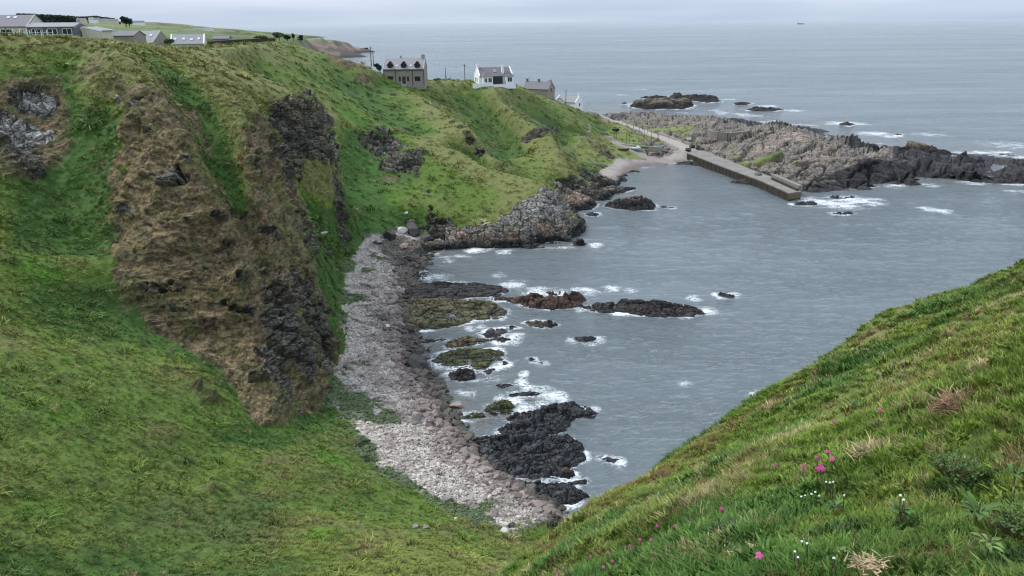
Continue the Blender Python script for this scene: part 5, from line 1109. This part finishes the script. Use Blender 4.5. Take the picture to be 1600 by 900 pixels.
# ------------------------------------------------------------------ pier
pier = thing('stone_pier', 'long narrow stone and concrete pier reaching into the bay', 'pier', (0, 0, 0))
Lk = [(1073.5, 238.5, 3.0), (1090, 245, 2.8), (1122, 257.5, 2.5), (1150, 268, 2.35), (1186, 281, 2.3), (1233, 301.5, 2.2)]
Rk = [(1096, 233.5, 3.3), (1112, 240, 3.0), (1148, 254, 2.6), (1172, 264, 2.45), (1204, 275.5, 2.4), (1252, 299, 2.2)]
A_ = [Vector(Z(*p)) for p in Lk]; B_ = [Vector(Z(*p)) for p in Rk]
dk = MB(); lw = MB(); lo = MB(); n = len(A_)
for i in range(n - 1):
    a, b, c, d = A_[i], A_[i + 1], B_[i + 1], B_[i]
    dk.poly([a, b, c, d])
    def dn(p, z): return Vector((p.x, p.y, z))
    zm = .75
    lw.poly([dn(a, zm), dn(b, zm), b - Vector((0, 0, .28)), a - Vector((0, 0, .28))]); lo.poly([dn(a, -4), dn(b, -4), dn(b, zm), dn(a, zm)])
    dk.poly([a - Vector((0, 0, .28)), b - Vector((0, 0, .28)), b, a]); dk.poly([d, c, dn(c, -4), dn(d, -4)])
dk.make('deck', M_['conc'], pier); lw.make('harbour_face', M_['pierw'], pier); lo.make('weedy_foot', M_['pierlow'], pier)
e0, e1 = A_[-1], B_[-1]; up = Vector((0, 0, 1)); sd_ = (e1 - e0).normalized(); fw_ = Vector((sd_.y, -sd_.x, 0)).normalized() * .25
MB().poly([dn(e0, .45), dn(e1, .45), e1 - up * .3, e0 - up * .3]).make('end_face', M_['pierend'], pier)
MB().poly([dn(e0, -4), dn(e1, -4), dn(e1, .45), dn(e0, .45)]).make('end_foot', M_['pierlow'], pier)
m = MB(); m.poly([e0, e0 - up * .3, e1 - up * .3, e1]); m.make('end_coping', M_['conc'], pier)
rb = MB()
for i in range(n - 1):       # timber fenders and joints on the harbour face
    for k in range(5):
        p = A_[i].lerp(A_[i + 1], (k + .5) / 5); q = (A_[i + 1] - A_[i]).normalized(); nrm = Vector((q.y, -q.x, 0)); p2 = p + nrm * .03
        if nrm.dot(EYE - p) < 0: p2 = p - nrm * .03
        rb.bar(dn(p2, -.5), p2 - up * .3, .06, None, 4)
rb.make('fender', M_['dark'], pier)
# raised parapet and step on the seaward side of the end
def wall_run(name, pts3, hgt, th, mat, parent=None, cap=None):
    m = MB(); V = [Vector(p) for p in pts3]
    for p, q in zip(V, V[1:]):
        d = (q - p); d.z = 0; d.normalize(); nn_ = Vector((-d.y, d.x, 0)) * th / 2; b = len(m.v)
        for r_, hh in ((p, 0), (q, 0)):
            m.v += [tuple(r_ - nn_ + up * -1.2), tuple(r_ + nn_ + up * -1.2), tuple(r_ + nn_ + up * hgt), tuple(r_ - nn_ + up * hgt)]
        m.f += [(b, b+1, b+5, b+4), (b+1, b+2, b+6, b+5), (b+2, b+3, b+7, b+6), (b+3, b, b+4, b+7), (b, b+3, b+2, b+1), (b+4, b+5, b+6, b+7)]
    return m.make(name, M_[mat], parent)
wall_run('parapet', [Z(1208, 278.5, 2.35), Z(1228, 287, 2.3), Z(1250, 296.5, 2.2)], 1.15, 1.3, 'conc', pier)
wall_run('step', [Z(1206, 280, 2.36), Z(1226, 289, 2.3), Z(1246, 298, 2.21)], .45, .6, 'pierw', pier)
# curved breakwater wall
wl = [Z(1107, 214, 4.6), Z(1112, 217.5, 4.6), Z(1122, 219.5, 4.6), Z(1136, 220.5, 4.6), Z(1150, 220, 4.6), Z(1162, 218.5, 4.6), Z(1171, 216, 4.6)]
tag(wall_run('breakwater_wall', wl, 3.0, .8, 'conc'), 'curved grey concrete breakwater wall among the peninsula rocks', 'wall')
tag(wall_run('harbour_wall', [Z(958, 222, 4.6), Z(975, 226.5, 4.3), Z(1000, 229, 4.2), Z(1035, 231.5, 4.1)], .35, .7, 'granite'), 'low rough stone kerb wall behind the drawn up boats', 'wall')
tag(wall_run('road_wall', [Z(1028, 208, 4.9), Z(1045, 214, 4.7), Z(1062, 220.5, 4.4), Z(1080, 225, 4.2)], .5, .5, 'granite'), 'low stone wall along the seaward side of the harbour road', 'wall')
# little concrete building and white sign board by the gorse
g_ = hit(1076, 222, 150); o = thing('notice_board', 'small pale notice board in the greenery behind the harbour', 'sign', g_, rad(10)); MB().bar((-.7, 0, -.3), (-.7, 0, 1.6), .05).bar((.7, 0, -.3), (.7, 0, 1.6), .05).make('leg', M_['pole'], o); MB().box(-.9, .9, -.08, -.051, .8, 1.6).make('board', M_['frame'], o)
# garden fences at the houses on the left hill
def fence(label, a, b, npost, H, railh=(.4, .9), mat='frame'):
    a, b = Vector(a), Vector(b); o = thing('garden_fence', label, 'fence', a, 0, 'pale fences on the left hill')
    for k in range(npost):
        p = (b - a) * k / (npost - 1); MB().bar(p - up * .4, p + up * H, .06, None, 5).make('post', M_[mat], o)
    r = MB(); [r.bar(up * hh, (b - a) + up * hh, .035, None, 4) for hh in railh]; r.make('rail', M_[mat], o)
fence('pale post and rail fence before the dark roofed bungalow', T(-10, 60, 130), T(44, 59.5, 130), 6, 1.5)
fence('pale fence with slanting end posts before the picture windows', T(48, 60, 130), T(84, 60, 130), 5, 1.3)
o = thing('cargo_ship', 'tiny grey ship on the horizon out at sea', 'ship', Z(1252, 32.5, 0) if False else (0, 0, 0)); d = ray(1252, 30); d2 = Vector((d.x, d.y, 0)).normalized() * 9000; o.location = (d2.x, d2.y, 0); o.rotation_euler.z = rad(-20)
MB().prism([(-35, 0), (32, 0), (40, 6), (-36, 5)], -6, 6, 'y').make('hull', M_['lead'], o); MB().box(-32, -20, -5, 5, 5.3, 14).make('bridge', M_['stone'], o); MB().box(-17, 24, -5, 5, 5.65, 8).make('deck_cargo', M_['lead'], o)
# ------------------------------------------------------------------ far coast: fields, hills, headland
FP = [T(-60,45,380), T(0,46,380), T(150,46,380), T(250,53,380), T(340,57,380), T(425,62,330), T(-60,41,700), T(0,41,700), T(150,41,700), T(250,48,700), T(330,53,700), T(400,57,700), T(440,59.5,700), T(462,60,900), T(478,59.5,1000), T(505,62,1120), T(520,66,1180), T(530,64,1230), T(545,67,1270), T(552,72,1290),
    T(-60,35,1200), T(0,35,1200), T(100,36,1200), T(190,37.5,1200), T(250,43,1200), T(340,49,1200), T(420,55,1000), T(-60,30,2000), T(0,31,2000), T(120,33,2000), T(190,35.5,2000), T(250,34.5,2100), T(290,38,2100), T(320,41.5,2100), T(345,44,2100), T(390,49,1600),
    T(0,36,3200), T(200,38,3200), T(300,41,3200), (-3500, 200, 60), (-3500, 3500, 60), (-400, 200, 42), (-1500, 300, 50)]
FP += [Z(500,76,0), Z(515,80,0), Z(535,81,0), Z(556,80.5,0), Z(562,76.5,0), *[(T(px, 40, t)[0], T(px, 40, t)[1], -8) for px, t in ((565,1330),(540,1430),(500,1400),(460,1350),(430,1500),(400,2000),(350,2600),(330,3900),(460,700),(480,800),(498,900),(518,1020),(536,1130),(575,1240),(600,1100),(650,1000),(620,1300))], (-100,400,-1), (-140,450,-2), (-150,700,-2), (-200,900,-2), (-100,380,-2), (0,1000,-8), (0,400,-8), (0,5000,-8), (-600,5000,-8), (-3500,5000,-8), (0,2000,-8), Z(600,80,-8), Z(540,60,-8), Z(400,44,-8)]
r_ = delaunay_2d_cdt([Vector(p[:2]) for p in FP], [], [], 0, 1e-4)
FZ = [FP[k[0]][2] for k in r_[3]]
def far_h(x, y):
    g = np.full(x.shape, -8.0)
    for f in r_[2]:
        a, b, c = (r_[0][i] for i in f); D = (b.y - c.y) * (a.x - c.x) + (c.x - b.x) * (a.y - c.y)
        if abs(D) < 1e-6: continue
        l1 = ((b.y - c.y) * (x - c.x) + (c.x - b.x) * (y - c.y)) / D; l2 = ((c.y - a.y) * (x - c.x) + (a.x - c.x) * (y - c.y)) / D; m = (l1 >= -1e-6) & (l2 >= -1e-6) & (l1 + l2 <= 1 + 1e-6)
        g = np.where(m, l1 * FZ[f[0]] + l2 * FZ[f[1]] + (1 - l1 - l2) * FZ[f[2]], g)
    return g
th = np.radians(np.linspace(-62, 2, 620)); rr = np.exp(np.linspace(math.log(440), math.log(4200), 330)); R, TH = np.meshgrid(rr, th, indexing='ij')
x = R * np.sin(TH); y = R * np.cos(TH); z = far_h(x, y); head = (x > -360) & (y > 950) & (y < 1500)
nb = fbm2(x / 45, y / 45, 4, 5); ns = fbm2(x / 12, y / 12, 3, 8)
z = z + np.where(z > .5, (nb * 2.2 + ns * 1.2) * np.where(head, 2.2, .35), 0)
fv, fe, fw2 = cells(x / 170 + .15 * nb, y / 110, 3)
col = lerp(np.broadcast_to(C(.10, .135, .05), x.shape + (3,)), C(.145, .175, .06), (fv > .5) * 1.0); col = lerp(col, C(.15, .135, .085), (fv > .86) * 1.0); col = lerp(col, C(.035, .045, .025), sst(.035, .0, fe) * .9)
col = lerp(col, C(.045, .055, .032), sst(.15, .3, nb) * .6)
rk = sst(30, 14, z + 6 * ns) * head; col = lerp(col, lerp(np.broadcast_to(C(.20, .15, .12), x.shape + (3,)), C(.09, .075, .065), sst(-.2, .3, ns)), rk)
col = lerp(col, C(.04, .038, .036), sst(5, 1, z) * 1.0)
fl = grid_mesh('far_hills', np.stack([x, y, z], -1), MAT_ground, {'cover': col, 'wet': np.zeros(x.shape)}, keep=(z > -3)); fl['kind'] = 'structure'
for px, py, s_, lab in ((566, 79.5, 5, 'tiny black rock off the far headland'),):
    p = Z(px, py, 0); b = MB(); b.bar((p[0]-14, p[1], -1), (p[0]+10, p[1], 3), 4.5, 2.5, 7); tag(b.make('sea_rock', MAT_rock), lab, 'rock')
# foliage
MAT_leaf = paint('dark conifer foliage', (.018, .028, .016), .9, .35, .4, .5, .6)
MAT_bush = paint('bush foliage', (.060, .080, .030), .9, .4, .8, .2, 2)
MAT_bark = paint('bark', (.07, .055, .04), .9, .2, 2)
def crown_mesh(name, cx, cy, cz, rx, ry, rz, n, leaf, mat, parent, seed):
    """many small leaf clumps through an uneven volume"""
    r = random.Random(seed); b = MB()
    lob = [(r.uniform(-.5, .5), r.uniform(-.5, .5), r.uniform(-.3, .6), r.uniform(.45, .75)) for _ in range(7)]
    for _ in range(n):
        l = r.choice(lob); d = Vector((r.gauss(0, 1), r.gauss(0, 1), r.gauss(0, 1))).normalized() * l[3] * r.uniform(.6, 1.0)
        p = Vector((cx + (l[0] + d.x) * rx, cy + (l[1] + d.y) * ry, cz + (l[2] + d.z) * rz)); s = leaf * r.uniform(.6, 1.4)
        u = Vector((r.gauss(0, 1), r.gauss(0, 1), r.gauss(0, 1))).normalized(); w = u.orthogonal().normalized()
        b.poly([p - u * s, p + w * s * .7, p + u * s, p - w * s * .7])
    return b.make(name, mat, parent)
def tree(label, p, w, h_, seed, mat=None, group=None, leaf=None, n=700):
    o = thing('tree', label, 'tree', p, 0, group); tr = MB().bar((0, 0, -1), (0, 0, h_ * .5), w * .05, w * .03, 7)
    for k in range(4): a = k * 1.6 + seed; tr.bar((0, 0, h_ * (.25 + .06 * k)), (math.cos(a) * w * .3, math.sin(a) * w * .3, h_ * (.55 + .07 * k)), w * .025, w * .01, 5)
    tr.make('trunk', MAT_bark, o)
    crown_mesh('crown', 0, 0, h_ * .6, w * .5, w * .4, h_ * .42, n, leaf or w * .06, mat or MAT_leaf, o, seed); return o
tree('wide dark tree standing alone at the end of the forest', T(197, 40.5, 620), 8.6, 6.6, 3)
tree('darker dome of the lone wide tree, right hand half', T(202.5, 41, 625), 6.0, 5.6, 5)
b = MB(); r = random.Random(9); P_ = []
for i in range(520):
    px = 30 + 154 * r.random(); t = 1220 + 150 * r.random(); g0 = 36.5 if px > 150 else 36; top = np.interp(px, [30, 60, 110, 125, 150, 178, 184], [22.5, 23.5, 26, 27.5, 26, 29.5, 34]) + r.uniform(-.5, 1.4)
    p = Vector(T(px, g0, t)); hh = max(2, (g0 - top) * t / F)
    for k in range(26):
        a = r.uniform(0, 6.28); f_ = r.random(); q = p + Vector((math.cos(a) * 4.5 * (1 - f_ * .6), math.sin(a) * 4.5 * (1 - f_ * .6), hh * f_)); u = Vector((r.gauss(0, 1), r.gauss(0, 1), r.gauss(0, 1))).normalized() * 1.7; w = u.orthogonal().normalized() * 1.5
        b.poly([q - u, q + w, q + u, q - w])
o = b.make('woods', MAT_leaf); o['kind'] = 'stuff'
BG = 'bushes at the edge of the plateau'
def bush(label, px, py, t, w, h_, seed, mat=None, leaf=.22, n=500):
    p = T(px, py, t); o = thing('bush', label, 'bush', p, 0, BG); MB().bar((0, 0, -.4), (0, 0, h_ * .5), .12, .05).make('stem', MAT_bark, o)
    crown_mesh('foliage', 0, 0, h_ * .5, w * .5, w * .35, h_ * .42, n, leaf, mat or MAT_bush, o, seed)
bush('rounded olive green bush, biggest of those at the field edge', 437, 61.5, 238, 4.2, 2.2, 1)
bush('low olive bush to the left of the biggest one', 408, 62, 240, 4.0, 1.3, 2)
bush('low dark bush just right of the biggest one', 449, 62.5, 238, 2.6, 1.5, 3, MAT_leaf)
bush('upright dark little conifer on the skyline', 459, 63, 240, 1.0, 2.1, 4, MAT_leaf, .16, 260)
bush('sloping dark conifer, last on the skyline before the headland', 470, 65.5, 240, 1.7, 2.2, 5, MAT_leaf, .18, 320)
bush('small leafy bush in front of the stepped slate roofs', 265, 70.5, 205, 2.8, 1.6, 6)
bush('dark bush on the brow left of the stone house', 588, 106, 241, 1.5, 1.5, 7, MAT_leaf, .16, 300)
bush('taller dark bush hanging down the brow beside the stone house', 594, 113, 240, 1.8, 2.6, 8, MAT_leaf, .18, 380)
bush('dark green mound of bush on the harbour green', 963, 206, (Vector(hit(963, 206, 200)) - EYE).dot(_f), 3.4, 1.3, 9, MAT_leaf, .22, 380)
bush('dark hedge clump behind the stone house garden', 682, 127.5, 262, 3.0, 1.2, 10, MAT_bush, .2, 300)
# dry stone dyke along the bright green field
tag(wall_run('field_wall', [T(285, 70.5, 226), T(310, 69, 232), T(340, 66.5, 238), T(370, 64.5, 244), T(400, 63, 250), T(430, 62, 255)], .5, .5, 'dark'), 'low dark stone wall along the back of the bright green field', 'wall')
# ------------------------------------------------------------------ plants one can tell apart on the near slope
def near_at(px, py): return Vector(hit(px, py, 1.5, 60))
M_leafd = paint('dock leaf', (.060, .120, .022), .55, .35, 8, .003, 30); M_leafl = paint('pale leaf', (.13, .20, .05), .55, .3, 8, .003, 30)
M_pinkp = paint('pink petal', (.42, .06, .20), .6, .25, 40); M_whitep = paint('white petal', (.72, .74, .70), .6, .08, 40); M_stem = paint('plant stem', (.10, .09, .04), .7, .25, 10); M_yel = paint('pale yellow petal', (.55, .60, .26), .6, .15, 40)
M_strawp = paint('dead straw stalk', (.42, .33, .19), .85, .35, 6); M_rust = paint('dead reddish stalk', (.24, .13, .085), .85, .35, 6)
def leaf(b, base, az, L, w, rise, bend):
    """a folded ovate blade with a midrib: 6 cross rows"""
    d = Vector((math.cos(az), math.sin(az), 0)); s = Vector((-math.sin(az), math.cos(az), 0)); i0 = len(b.v); n = 6
    for k in range(n + 1):
        t = k / n; ww = w * math.sin(math.pi * min(1, t * .93 + .05)) ** .8 * .5
        c = base + d * (L * t * (1 - .15 * bend * t)) + Vector((0, 0, L * (rise * t - bend * t * t)))
        b.v += [tuple(c - s * ww + Vector((0, 0, ww * .35))), tuple(c), tuple(c + s * ww + Vector((0, 0, ww * .35)))]
    for k in range(n):
        a = i0 + 3 * k; b.f += [(a, a + 1, a + 4, a + 3), (a + 1, a + 2, a + 5, a + 4)]
def leafy(label, px, py, rp, n, mat, seed, tall=.6):
    p = near_at(px, py); t = (p - EYE).length; S = .5 * rp * t / F; r = random.Random(seed)
    o = thing('leafy_plant', label, 'plant', p, 0, 'broad leaved plants on the near slope')
    b = MB()
    for k in range(n): leaf(b, Vector((r.gauss(0, S * .15), r.gauss(0, S * .15), .02)), k * 2.4 + r.uniform(-.4, .4), S * r.uniform(.7, 1.25), S * r.uniform(.28, .42), r.uniform(.5, 1.1) * tall * 1.6, r.uniform(.3, .8))
    b.make('leaves', mat, o, True)
    m = MB(); m.bar((0, 0, -.05), (S * .1, 0, S * .9), .008, .004, 5); m.make('stem', M_stem, o)
leafy('big dock plant with long pointed leaves at the lower right edge of the slope', 1525, 806, 46, 15, M_leafd, 1); leafy('pale leaved plant in the bottom right corner', 1540, 868, 34, 14, M_leafl, 2, .4)
leafy('dock plant with upright leaves right of the bottom centre', 1405, 812, 34, 13, M_leafd, 3); leafy('small pale rosette left of the upright dock', 1320, 866, 20, 11, M_leafl, 4, .4)
leafy('dark leafy plant under the bright grass in the middle of the slope', 1300, 800, 30, 14, M_leafd, 5); leafy('broad leaved plant beside the largest dark clump', 1585, 745, 30, 12, M_leafd, 6)
leafy('leafy clump standing on the skyline of the near slope, top right', 1540, 437, 16, 15, M_leafd, 7); leafy('little leafy clump halfway along the skyline of the near slope', 1285, 556, 12, 13, M_leafd, 8)
leafy('leafy plant between the two straw heaps', 1440, 690, 24, 13, M_leafd, 9); leafy('leafy plant low on the slope above the pink flowers', 1140, 772, 24, 14, M_leafd, 10)
def bushy(label, px, py, rp, seed, h=.8):
    p = near_at(px, py); t = (p - EYE).length; S = rp * t / F; r = random.Random(seed)
    S *= .8; o = thing('bushy_plant', label, 'plant', p, 0, 'bushy plants on the near slope'); b = MB(); m = MB()
    for k in range(60):
        a = r.uniform(0, 6.28); rr = S * math.sqrt(r.random()); q = Vector((rr * math.cos(a), rr * math.sin(a), S * h * (1 - .5 * (rr / S) ** 2) * r.uniform(.5, 1.1))); m.bar((q.x * .4, q.y * .4, -.03), q, .004, .002, 4)
        for j in range(9):
            c = q * r.uniform(.6, 1.05) + Vector((r.gauss(0, .03), r.gauss(0, .03), r.gauss(0, .02))) * (S / .4); u = Vector((r.gauss(0, 1), r.gauss(0, 1), r.gauss(0, .6))).normalized() * S * .07; w = u.orthogonal().normalized() * S * .028
            b.poly([c - u, c + w, c + u, c - w])
    m.make('stems', M_stem, o); b.make('foliage', M_leafd, o)
bushy('large dark feathery clump, the biggest on the near slope', 1490, 735, 42, 1); bushy('dark bushy plant beside the pink flowers at the bottom', 892, 868, 34, 2); bushy('dark round bushy plant near the lower left skyline', 1130, 755, 24, 3); bushy('low green bushy plant on the skyline by the water', 1080, 690, 14, 4); bushy('feathery clump in the bottom right corner behind the pale leaves', 1590, 830, 40, 5); bushy('small dark bush halfway up the slope', 1345, 640, 18, 6)
def flower(px, py, mat, label, hd, stem, kind, group, seed):
    r = random.Random(seed); g0 = near_at(px, py); t = (g0 - EYE).length; base = near_at(px + r.uniform(-3, 3), py + stem * F / t * .8); d = ray(px, py).normalized(); top = EYE + d * ((base - EYE).length * .985)
    o = thing(kind, label, 'flower', base, 0, group); tp = top - base
    MB().bar((0, 0, -.02), tp, .0045, .003, 5).make('stem', M_stem, o)
    b = MB(); view = (EYE - top).normalized() + Vector((r.gauss(0, .35), r.gauss(0, .35), .6)); view.normalize(); u = view.orthogonal().normalized(); w = view.cross(u)
    for k in range(5):
        a = k * 1.2566 + r.random() * .3; dd = u * math.cos(a) + w * math.sin(a); ss = view.cross(dd)
        b.poly([tp + view * .004, tp + dd * hd * .55 - ss * hd * .34 + view * .004, tp + dd * hd * 1.0 - ss * hd * .24, tp + dd * hd * .9, tp + dd * hd + ss * hd * .24, tp + dd * hd * .55 + ss * hd * .34 + view * .004])
    b.make('petals', mat, o)
    if kind == 'pink_campion': MB().bar(tp - view * .022, tp, .007, .010, 7).make('calyx', M_rust, o)
pk = [(1027,822),(1053,823),(1000,843),(1017,844),(984,853),(923,870),(936,862),(950,863),(957,877),(943,886),(867,890),(880,888),(873,894),(1278,733),(1286,733),(1294,706),(1300,717),(1278,716),(1255,728),(1212,726),(1303,659),(1128,795),(1375,640),(1478,515),(1282,728),(1022,864),(1072,848)]
ORD = 'first second third fourth fifth sixth seventh eighth ninth tenth eleventh twelfth thirteenth fourteenth fifteenth sixteenth'.split()
def clusters(lst, fmt, zones):
    out = {}
    for test, where in zones:
        sel = sorted([q for q in lst if test(*q) and q not in out])
        for k, q in enumerate(sel): out[q] = (fmt + ' ' + where) if len(sel) == 1 else '%s, %s from the left %s' % (fmt, ORD[k], where)
    return out
LBP = clusters(pk, 'pink flower', [(lambda a, b: a < 900, 'beside the dark bush at the bottom'), (lambda a, b: a < 1100 and b > 810, 'in the bottom centre cluster'), (lambda a, b: 1200 < a < 1310 and b > 690, 'in the clump in mid slope'), (lambda a, b: 1300 < a < 1310, 'above the mid slope clump'), (lambda a, b: a < 1140, 'low on the left of the slope'), (lambda a, b: a < 1400, 'halfway up the slope'), (lambda a, b: True, 'highest on the slope')])
for i, (a, b_) in enumerate(pk): flower(a, b_, M_pinkp, LBP[(a, b_)], .019 if b_ > 800 else .024, .36, 'pink_campion', 'pink flowers scattered in the near grass', i)
flower(1186, 868, M_pinkp, 'lone bright pink flower on a bent stem before the pale straw mat', .028, .28, 'pink_campion', 'pink flowers scattered in the near grass', 77)
wh = [(1252,776),(1258,774),(1268,772),(1274,769),(1280,775),(1291,753),(1297,754),(1302,753),(1319,774),(1407,774),(1412,781),(1133,852),(1136,838),(1141,842),(1147,854),(1253,846),(1261,849),(1242,862),(1247,871),(1303,872),(1165,712),(1208,775)]
LBW = clusters(wh, 'tiny white flower', [(lambda a, b: a < 1150, 'near the lone bright pink flower'), (lambda a, b: 1240 < a < 1285 and 760 < b < 780, 'in the row below the pink clump'), (lambda a, b: 1290 < a < 1303 and b < 760, 'in the short row just under the pink clump'), (lambda a, b: 1240 < a < 1262 and b > 840, 'in the group by the bottom straw tangle'), (lambda a, b: a == 1319, 'alone right of the white row'), (lambda a, b: 1400 < a, 'by the upright dock plant'), (lambda a, b: a == 1303, 'alone at the bottom right'), (lambda a, b: a == 1165, 'alone on the upper left slope'), (lambda a, b: True, 'alone left of the white row')])
for i, (a, b_) in enumerate(wh): flower(a, b_, M_whitep, LBW[(a, b_)], .009, .18, 'white_flower', 'tiny white flowers scattered in the near grass', 100 + i)
yl = [(1119,714),(1122,717),(1226,722),(1231,724),(1236,723),(1228,729),(1234,730),(1239,727),(1275,616),(1479,531),(1484,528)]
LBY = clusters(yl, 'pale yellow flower', [(lambda a, b: a < 1130, 'of the pair near the lower skyline'), (lambda a, b: a < 1250, 'in the clump left of the pink flowers'), (lambda a, b: a < 1300, 'alone halfway along the skyline'), (lambda a, b: True, 'of the pair high on the slope')])
for i, (a, b_) in enumerate(yl): flower(a, b_, M_yel, LBY[(a, b_)], .018, .17, 'yellow_flower', 'pale yellow flowers scattered in the near grass', 200 + i)
def stalks(label, px, py, rp, n, mat, seed, flat=.35):
    p = near_at(px, py); t = (p - EYE).length; S = rp * t / F; r = random.Random(seed); b = MB()
    for k in range(n):
        a = r.uniform(0, 6.28); q = Vector((r.gauss(0, .45) * S, r.gauss(0, .3) * S, r.uniform(.0, .25) * S)); L = S * r.uniform(.3, .8); dr = Vector((math.cos(a), math.sin(a), r.uniform(-.2, flat * 2))).normalized() * L
        mid = q + dr * .5 + Vector((0, 0, L * .08)); b.bar(q, mid, .005, .0045, 4); b.bar(mid, q + dr + Vector((r.gauss(0, .1), r.gauss(0, .1), 0)) * L, .0045, .002, 4)
    o = b.make('dead_stalks', mat); o.location = p; tag(o, label, 'dead plants', 'heaps of dead stalks on the near slope')
stalks('heap of broken reddish stalks high on the right of the slope', 1503, 645, 40, 170, M_rust, 1); stalks('pale bleached stalks lying over the reddish heap', 1512, 634, 34, 90, M_strawp, 2, .6)
stalks('open heap of upright pale stalks in the middle of the slope', 1370, 722, 34, 130, M_strawp, 3, .8); stalks('matted pale straw hummock behind the lone pink flower', 1182, 878, 26, 260, M_strawp, 4, .2); stalks('straw hummock on the far right of the slope', 1560, 600, 30, 260, M_strawp, 5, .3); stalks('rusty stalks by the lower left skyline', 1040, 745, 14, 120, M_rust, 6, .7); stalks('rusty stalks among pink flowers in mid slope', 1240, 694, 18, 140, M_rust, 7, .6)
stalks('straw tangle right at the bottom edge', 1355, 893, 22, 140, M_strawp, 8, .4); stalks('straw hummock near the skyline in the upper right', 1470, 462, 12, 160, M_strawp, 9, .4)

# ------------------------------------------------------------------ boulders one can tell apart on the cove beach
def boulder(label, px, py, wpx, col, seed, hk=.62, group='boulders on the cove beach'):
    g_ = hit(px, py); t = math.dist(g_, EYE); S = wpx * t / F
    bm = bmesh.new(); bmesh.ops.create_icosphere(bm, subdivisions=4, radius=.5); r = random.Random(seed); ax = [(Vector((r.gauss(0, 1), r.gauss(0, 1), r.gauss(0, 1))).normalized(), r.uniform(.24, .38)) for _ in range(14)]
    for v in bm.verts:
        c = v.co.copy()
        for a, lim in ax:
            d = c.dot(a)
            if d > lim: c -= a * (d - lim) * .96
        v.co = Vector((c.x * S * 1.3, c.y * S, c.z * S * hk * 1.3))
    me = bpy.data.meshes.new('boulder'); bm.to_mesh(me); bm.free(); me.polygons.foreach_set('use_smooth', [False] * len(me.polygons)); me.materials.append(col)
    o = bpy.data.objects.new('boulder', me); COL.objects.link(o); o.location = (g_[0], g_[1], g_[2] + S * .12); o.rotation_euler = (r.gauss(0, .2), r.gauss(0, .2), r.uniform(0, 6.28)); tag(o, label, 'boulder', group)
B_g = paint('grey boulder', (.22, .20, .18), .85, .35, 1.5, .03, 6); B_d = paint('dark boulder', (.060, .054, .048), .75, .4, 1.5, .03, 6); B_p = paint('pinkish boulder', (.28, .20, .165), .85, .3, 1.5, .03, 6); B_w = paint('pale boulder', (.50, .48, .44), .85, .2, 2, .02, 6)
for i, (px, py, w, m, lab) in enumerate([(650,656,24,B_g,'large flat grey boulder lying alone in mid beach'),(646,366,34,B_d,'squarest dark boulder at the top of the cove, under the headland'),(628,364,18,B_w,'white topped boulder left of the square dark one'),(608,372,26,B_d,'leaning dark boulder at the head of the beach'),(590,380,16,B_g,'grey boulder where grass meets beach top'),(668,376,24,B_d,'dark boulder between square boulder and headland ledge'),(632,388,18,B_p,'pinkish boulder under the leaning dark one'),(655,396,22,B_d,'dark boulder at the top corner of the water'),(640,408,18,B_d,'smaller dark boulder above the long ledge'),
    (598,500,18,B_d,'dark boulder left of the weedy shelf'),(585,508,14,B_g,'grey boulder below left of the weedy shelf'),(605,512,12,B_w,'small pale boulder below the weedy shelf'),(575,484,12,B_g,'grey boulder on the upper shingle beside the shelf'),(586,462,16,B_p,'rusty boulder at the upper left of the shelf'),(622,510,18,B_g,'grey boulder at the lower edge of the shelf'),
    (652,575,38,B_d,'broad dark boulder at the waterline in mid beach'),(617,565,14,B_p,'pink boulder left of the broad dark one'),(626,586,12,B_p,'reddish boulder under the pink one'),(640,600,12,B_d,'small dark boulder below the broad dark one'),(572,659,9,B_d,'small black stone alone on the pale shingle'),(670,664,14,B_d,'dark boulder to the right of the large flat one'),(712,636,18,B_p,'orange pink boulder at the waterline'),(697,640,12,B_d,'dark boulder beside the orange pink one'),
    (697,690,14,B_p,'pinkish boulder behind the black platform'),(768,740,18,B_g,'grey boulder at the corner of the black platform'),(825,765,22,B_g,'angular pale grey boulder below the platform'),(800,752,14,B_d,'dark boulder between platform and pale grey boulder'),(795,790,18,B_g,'grey boulder in the lower shingle'),(772,806,20,B_g,'flat grey boulder near the grass at the beach foot'),(790,832,16,B_w,'white boulder at the very bottom of the beach'),(800,822,12,B_d,'dark boulder touching the white one'),(838,800,18,B_g,'rounded grey boulder by the near slope'),(860,790,14,B_d,'dark boulder last before the near slope'),(700,782,16,B_g,'grey slab at the lower left of the beach'),(740,795,14,B_g,'grey boulder beside the slab'),
    (664,826,13,B_g,'grey boulder in the grass below the beach, right of a pair'),(648,825,13,B_g,'grey boulder in the grass below the beach, left of a pair'),(712,812,8,B_w,'small pale stone in the grass above the beach end'),(540,575,10,B_d,'dark boulder under the rocky cliff foot'),(565,557,12,B_g,'grey boulder in front of the cliff foot'),(505,368,12,B_w,'pale boulder on the green slope behind the beach'),(635,335,7,B_w,'tiny white stone on the headland grass'),(365,107,4,B_w,'tiny white stone on the green hill')]):
    boulder(lab, px, py, w, m, i)
